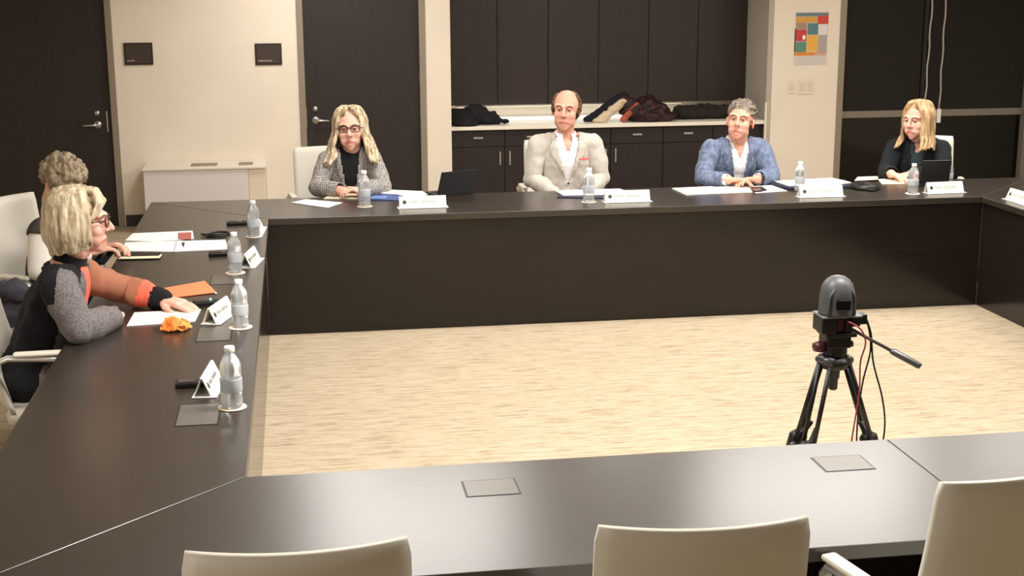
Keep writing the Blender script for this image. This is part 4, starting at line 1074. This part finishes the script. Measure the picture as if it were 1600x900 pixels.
# ------------------------------------------------------------ tripod with camera on the carpet
TX, TY, KZ = 1.950, 4.70, .918
t = empty('camera_tripod', (TX, TY, 0), 0, 'black video tripod with a long pan handle standing on the carpet', 'tripod')
TB = mat('tripod_black', (26, 24, 26), .4); TG = mat('tripod_grey', (84, 84, 86), .35, metal=.5); TRED = mat('dark_red_plastic', (70, 26, 32), .4); t.scale.z = KZ
AZ = .785
for k, (ang, spread) in enumerate(((207, .34), (4, .34), (142, .34))):
    a = R(ang); d = Vector((math.cos(a), math.sin(a), 0)); sd = Vector((-d.y, d.x, 0))
    l = MB(); top = d*.045+Vector((0, 0, AZ)); mid = d*(.165 if k == 1 else .130)+Vector((0, 0, .41)); bot = d*(spread)+Vector((0, 0, .03))
    for s in (-1, 1): l.tube([top+sd*.024*s, mid+sd*.026*s], .0095, 8)
    l.tube([mid-(bot-mid)*.25, bot], .011, 8)
    o = l.build('leg', TB, t, smooth=True)
    b = MB(); ax = (mid-top).normalized(); Mx = Matrix.Translation(mid) @ ax.to_track_quat('Z', 'Y').to_matrix().to_4x4()
    b.box((-.038, -.020, -.045), (.038, .020, .035), M=Mx) if False else b.tube([mid-ax*.05, mid-ax*.03, mid+ax*.03, mid+ax*.05], [.016, .030, .030, .018], 12, flat=1.2)
    b.build('leg_lock', TB, o, smooth=True)
    b = MB().tube([mid+sd*.028, mid+sd*.058], .012, 10).build('lock_lever', TG, o, smooth=True)
    MB().ell(bot+Vector((0, 0, -.012)), (.022, .022, .018)).build('foot', BLACK, o, smooth=True)
    MB().tube([top+sd*.034, top-sd*.034], .018, 12).build('hinge', TG, o, smooth=True)
b = MB().lathe([(.012, .655), (.017, .66), (.018, .70), (.022, .705), (.024, .74), (.050, .75), (.058, .77), (.056, .785), (.040, .795), (.036, .80)], n=20); b.build('centre_column', TB, t, smooth=True)
b = MB(); b.lathe([(.04, .80), (.046, .81), (.046, .845), (.036, .855)], n=20); b.box((-.045, -.045, .84), (.045, .05, .885)); b.build('fluid_head', TB, t, bevel=.004)
b = MB().tube([(-.045, -.01, .842), (-.065, -.01, .842), (-.085, -.012, .842)], [.020, .024, .018], 12); b.build('tilt_knob', TRED, t, smooth=True)
b = MB().tube([(.045, .01, .842), (.072, .01, .842)], [.012, .014], 10); b.build('drag_knob', TB, t, smooth=True)
MB().box((-.055, -.05, .886), (.065, .05, .902)).build('quick_plate', TB, t, bevel=.003)
h0 = Vector((.062, .02, .905)); h1 = h0+Vector((.215, -.16, -.125))
b = MB().tube([h0-(h1-h0)*.1, h0.lerp(h1, .1), h0.lerp(h1, .62)], [.011, .007, .007], 8); hd_ = b.build('pan_handle', TG, t, smooth=True)
MB().tube([h0.lerp(h1, .58), h0.lerp(h1, .62), h0.lerp(h1, .97), h1], [.009, .0135, .0135, .010], 10).build('handle_grip', TG, hd_, smooth=True)
# camera on top
c = empty('video_camera', (TX, TY, .903*KZ), 0, 'grey dome-shaped video camera with a dark lens window on the tripod', 'camera')
c.scale = (.97, .97, .94)
CG = mat('camera_grey', (74, 76, 78), .42)
b = MB(); b.box((-.075, -.05, .0), (-.015, .05, .062)); b.box((.02, -.045, .0), (.05, .05, .050)); b.build('mount_bracket', TB, c, bevel=.005)
b = MB(); b.box((-.012, -.04, .004), (.018, .045, .058)); b.build('gear_block', TRED, c, bevel=.004)
MB().box((-.075, -.055, .063), (.085, .06, .070)).build('base_plate', mat('plate_grey', (104, 106, 106), .4), c, bevel=.003)
b = MB(); b.box((.088, -.02, .025), (.118, .03, .064)); b.box((.055, -.03, .02), (.087, .04, .061)); cb = b.build('connector_box', BLACK, c, bevel=.003)
MB().box((.1185, -.012, .046), (.1215, .012, .056)).build('status_light', mat('white_led', (230, 230, 240), .4, emit=1.5), cb)
N = 30; prof = [(.070, .071), (.0685, .080), (.067, .12), (.066, .148), (.063, .168), (.056, .190), (.044, .207), (.028, .219), (.010, .224)]
b = MB().lathe(prof, n=N); dm = b.build('dome_housing', CG, c, smooth=True)
b = MB()
for s in (-1, 1): b.tube([Vector((s*.052, -.05, .074)), Vector((s*.048, -.050, .15)), Vector((s*.030, -.046, .178)), Vector((0, -.042, .185))], .006, 8)
b.build('rim', CG, dm, smooth=True)
MB().prism([(-.026, .098), (.028, .098), (.028, .140), (-.026, .140)], 0, .034, M=Matrix.Translation((-.002, -.042, 0)) @ Matrix.Rotation(R(90), 4, 'X')).build('lens_window', mat('lens_black', (8, 8, 9), .12), c, bevel=.004)
# cables
def cable(pts, r, m, label):
    o_ = Vector(pts[-1]); q = []
    P3 = [Vector((p[0], p[1], .006+(p[2]-.006)*KZ)) for p in pts]
    for i in range(len(P3)-1):
        for k in range(6):
            u = k/6; a, b_, c_, d = P3[max(i-1, 0)], P3[i], P3[i+1], P3[min(i+2, len(P3)-1)]
            q.append(.5*((2*b_)+(-a+c_)*u+(2*a-5*b_+4*c_-d)*u*u+(-a+3*b_-3*c_+d)*u**3))
    q.append(P3[-1]); o = MB().tube([v-o_ for v in q], r, 6).build('cable', m, None, smooth=True); o.location = o_; tag(o, label, 'cable', 'cables hanging from the tripod camera')
cable([(TX+.02, TY-.055, .955), (TX+.06, TY-.085, .93), (TX+.085, TY-.08, .87), (TX+.082, TY-.05, .78), (TX+.075, TY-.07, .66), (TX+.045, TY-.10, .50), (TX+.03, TY-.1, .34), (TX-.01, TY-.1, .12), (TX-.03, TY-.05, .006)], .0032, mat('red_cable', (140, 44, 62), .45), 'thin red cable looping from the camera down the tripod')
cable([(TX+.118, TY+.0, .945), (TX+.135, TY, .88), (TX+.14, TY, .80), (TX+.115, TY, .66), (TX+.105, TY, .45), (TX+.125, TY, .15), (TX+.16, TY+.02, .006)], .0035, BLACK, 'left thin black cable hanging beside the pan handle')
cable([(TX+.12, TY+.01, .95), (TX+.14, TY, .88), (TX+.155, TY, .76), (TX+.20, TY, .60), (TX+.215, TY, .46), (TX+.19, TY, .25), (TX+.2, TY+.03, .006)], .0035, BLACK, 'right thin black cable hanging below the pan handle')
# coat on the chair arm at the left edge
o = cloth_pile('jacket', [((-1.28-.03*k, 6.36+.02*k, .74-.02*abs(k-1)), (.08, .07, .05)) for k in range(4)]+[((-1.32, 6.36, .62), (.08, .06, .12))], mat('slate_cloth', (54, 52, 60), .9), 'slate grey jacket hanging over a chair arm at the left edge', 'jacket', .5, .02, origin=(-1.3, 6.36, .72))
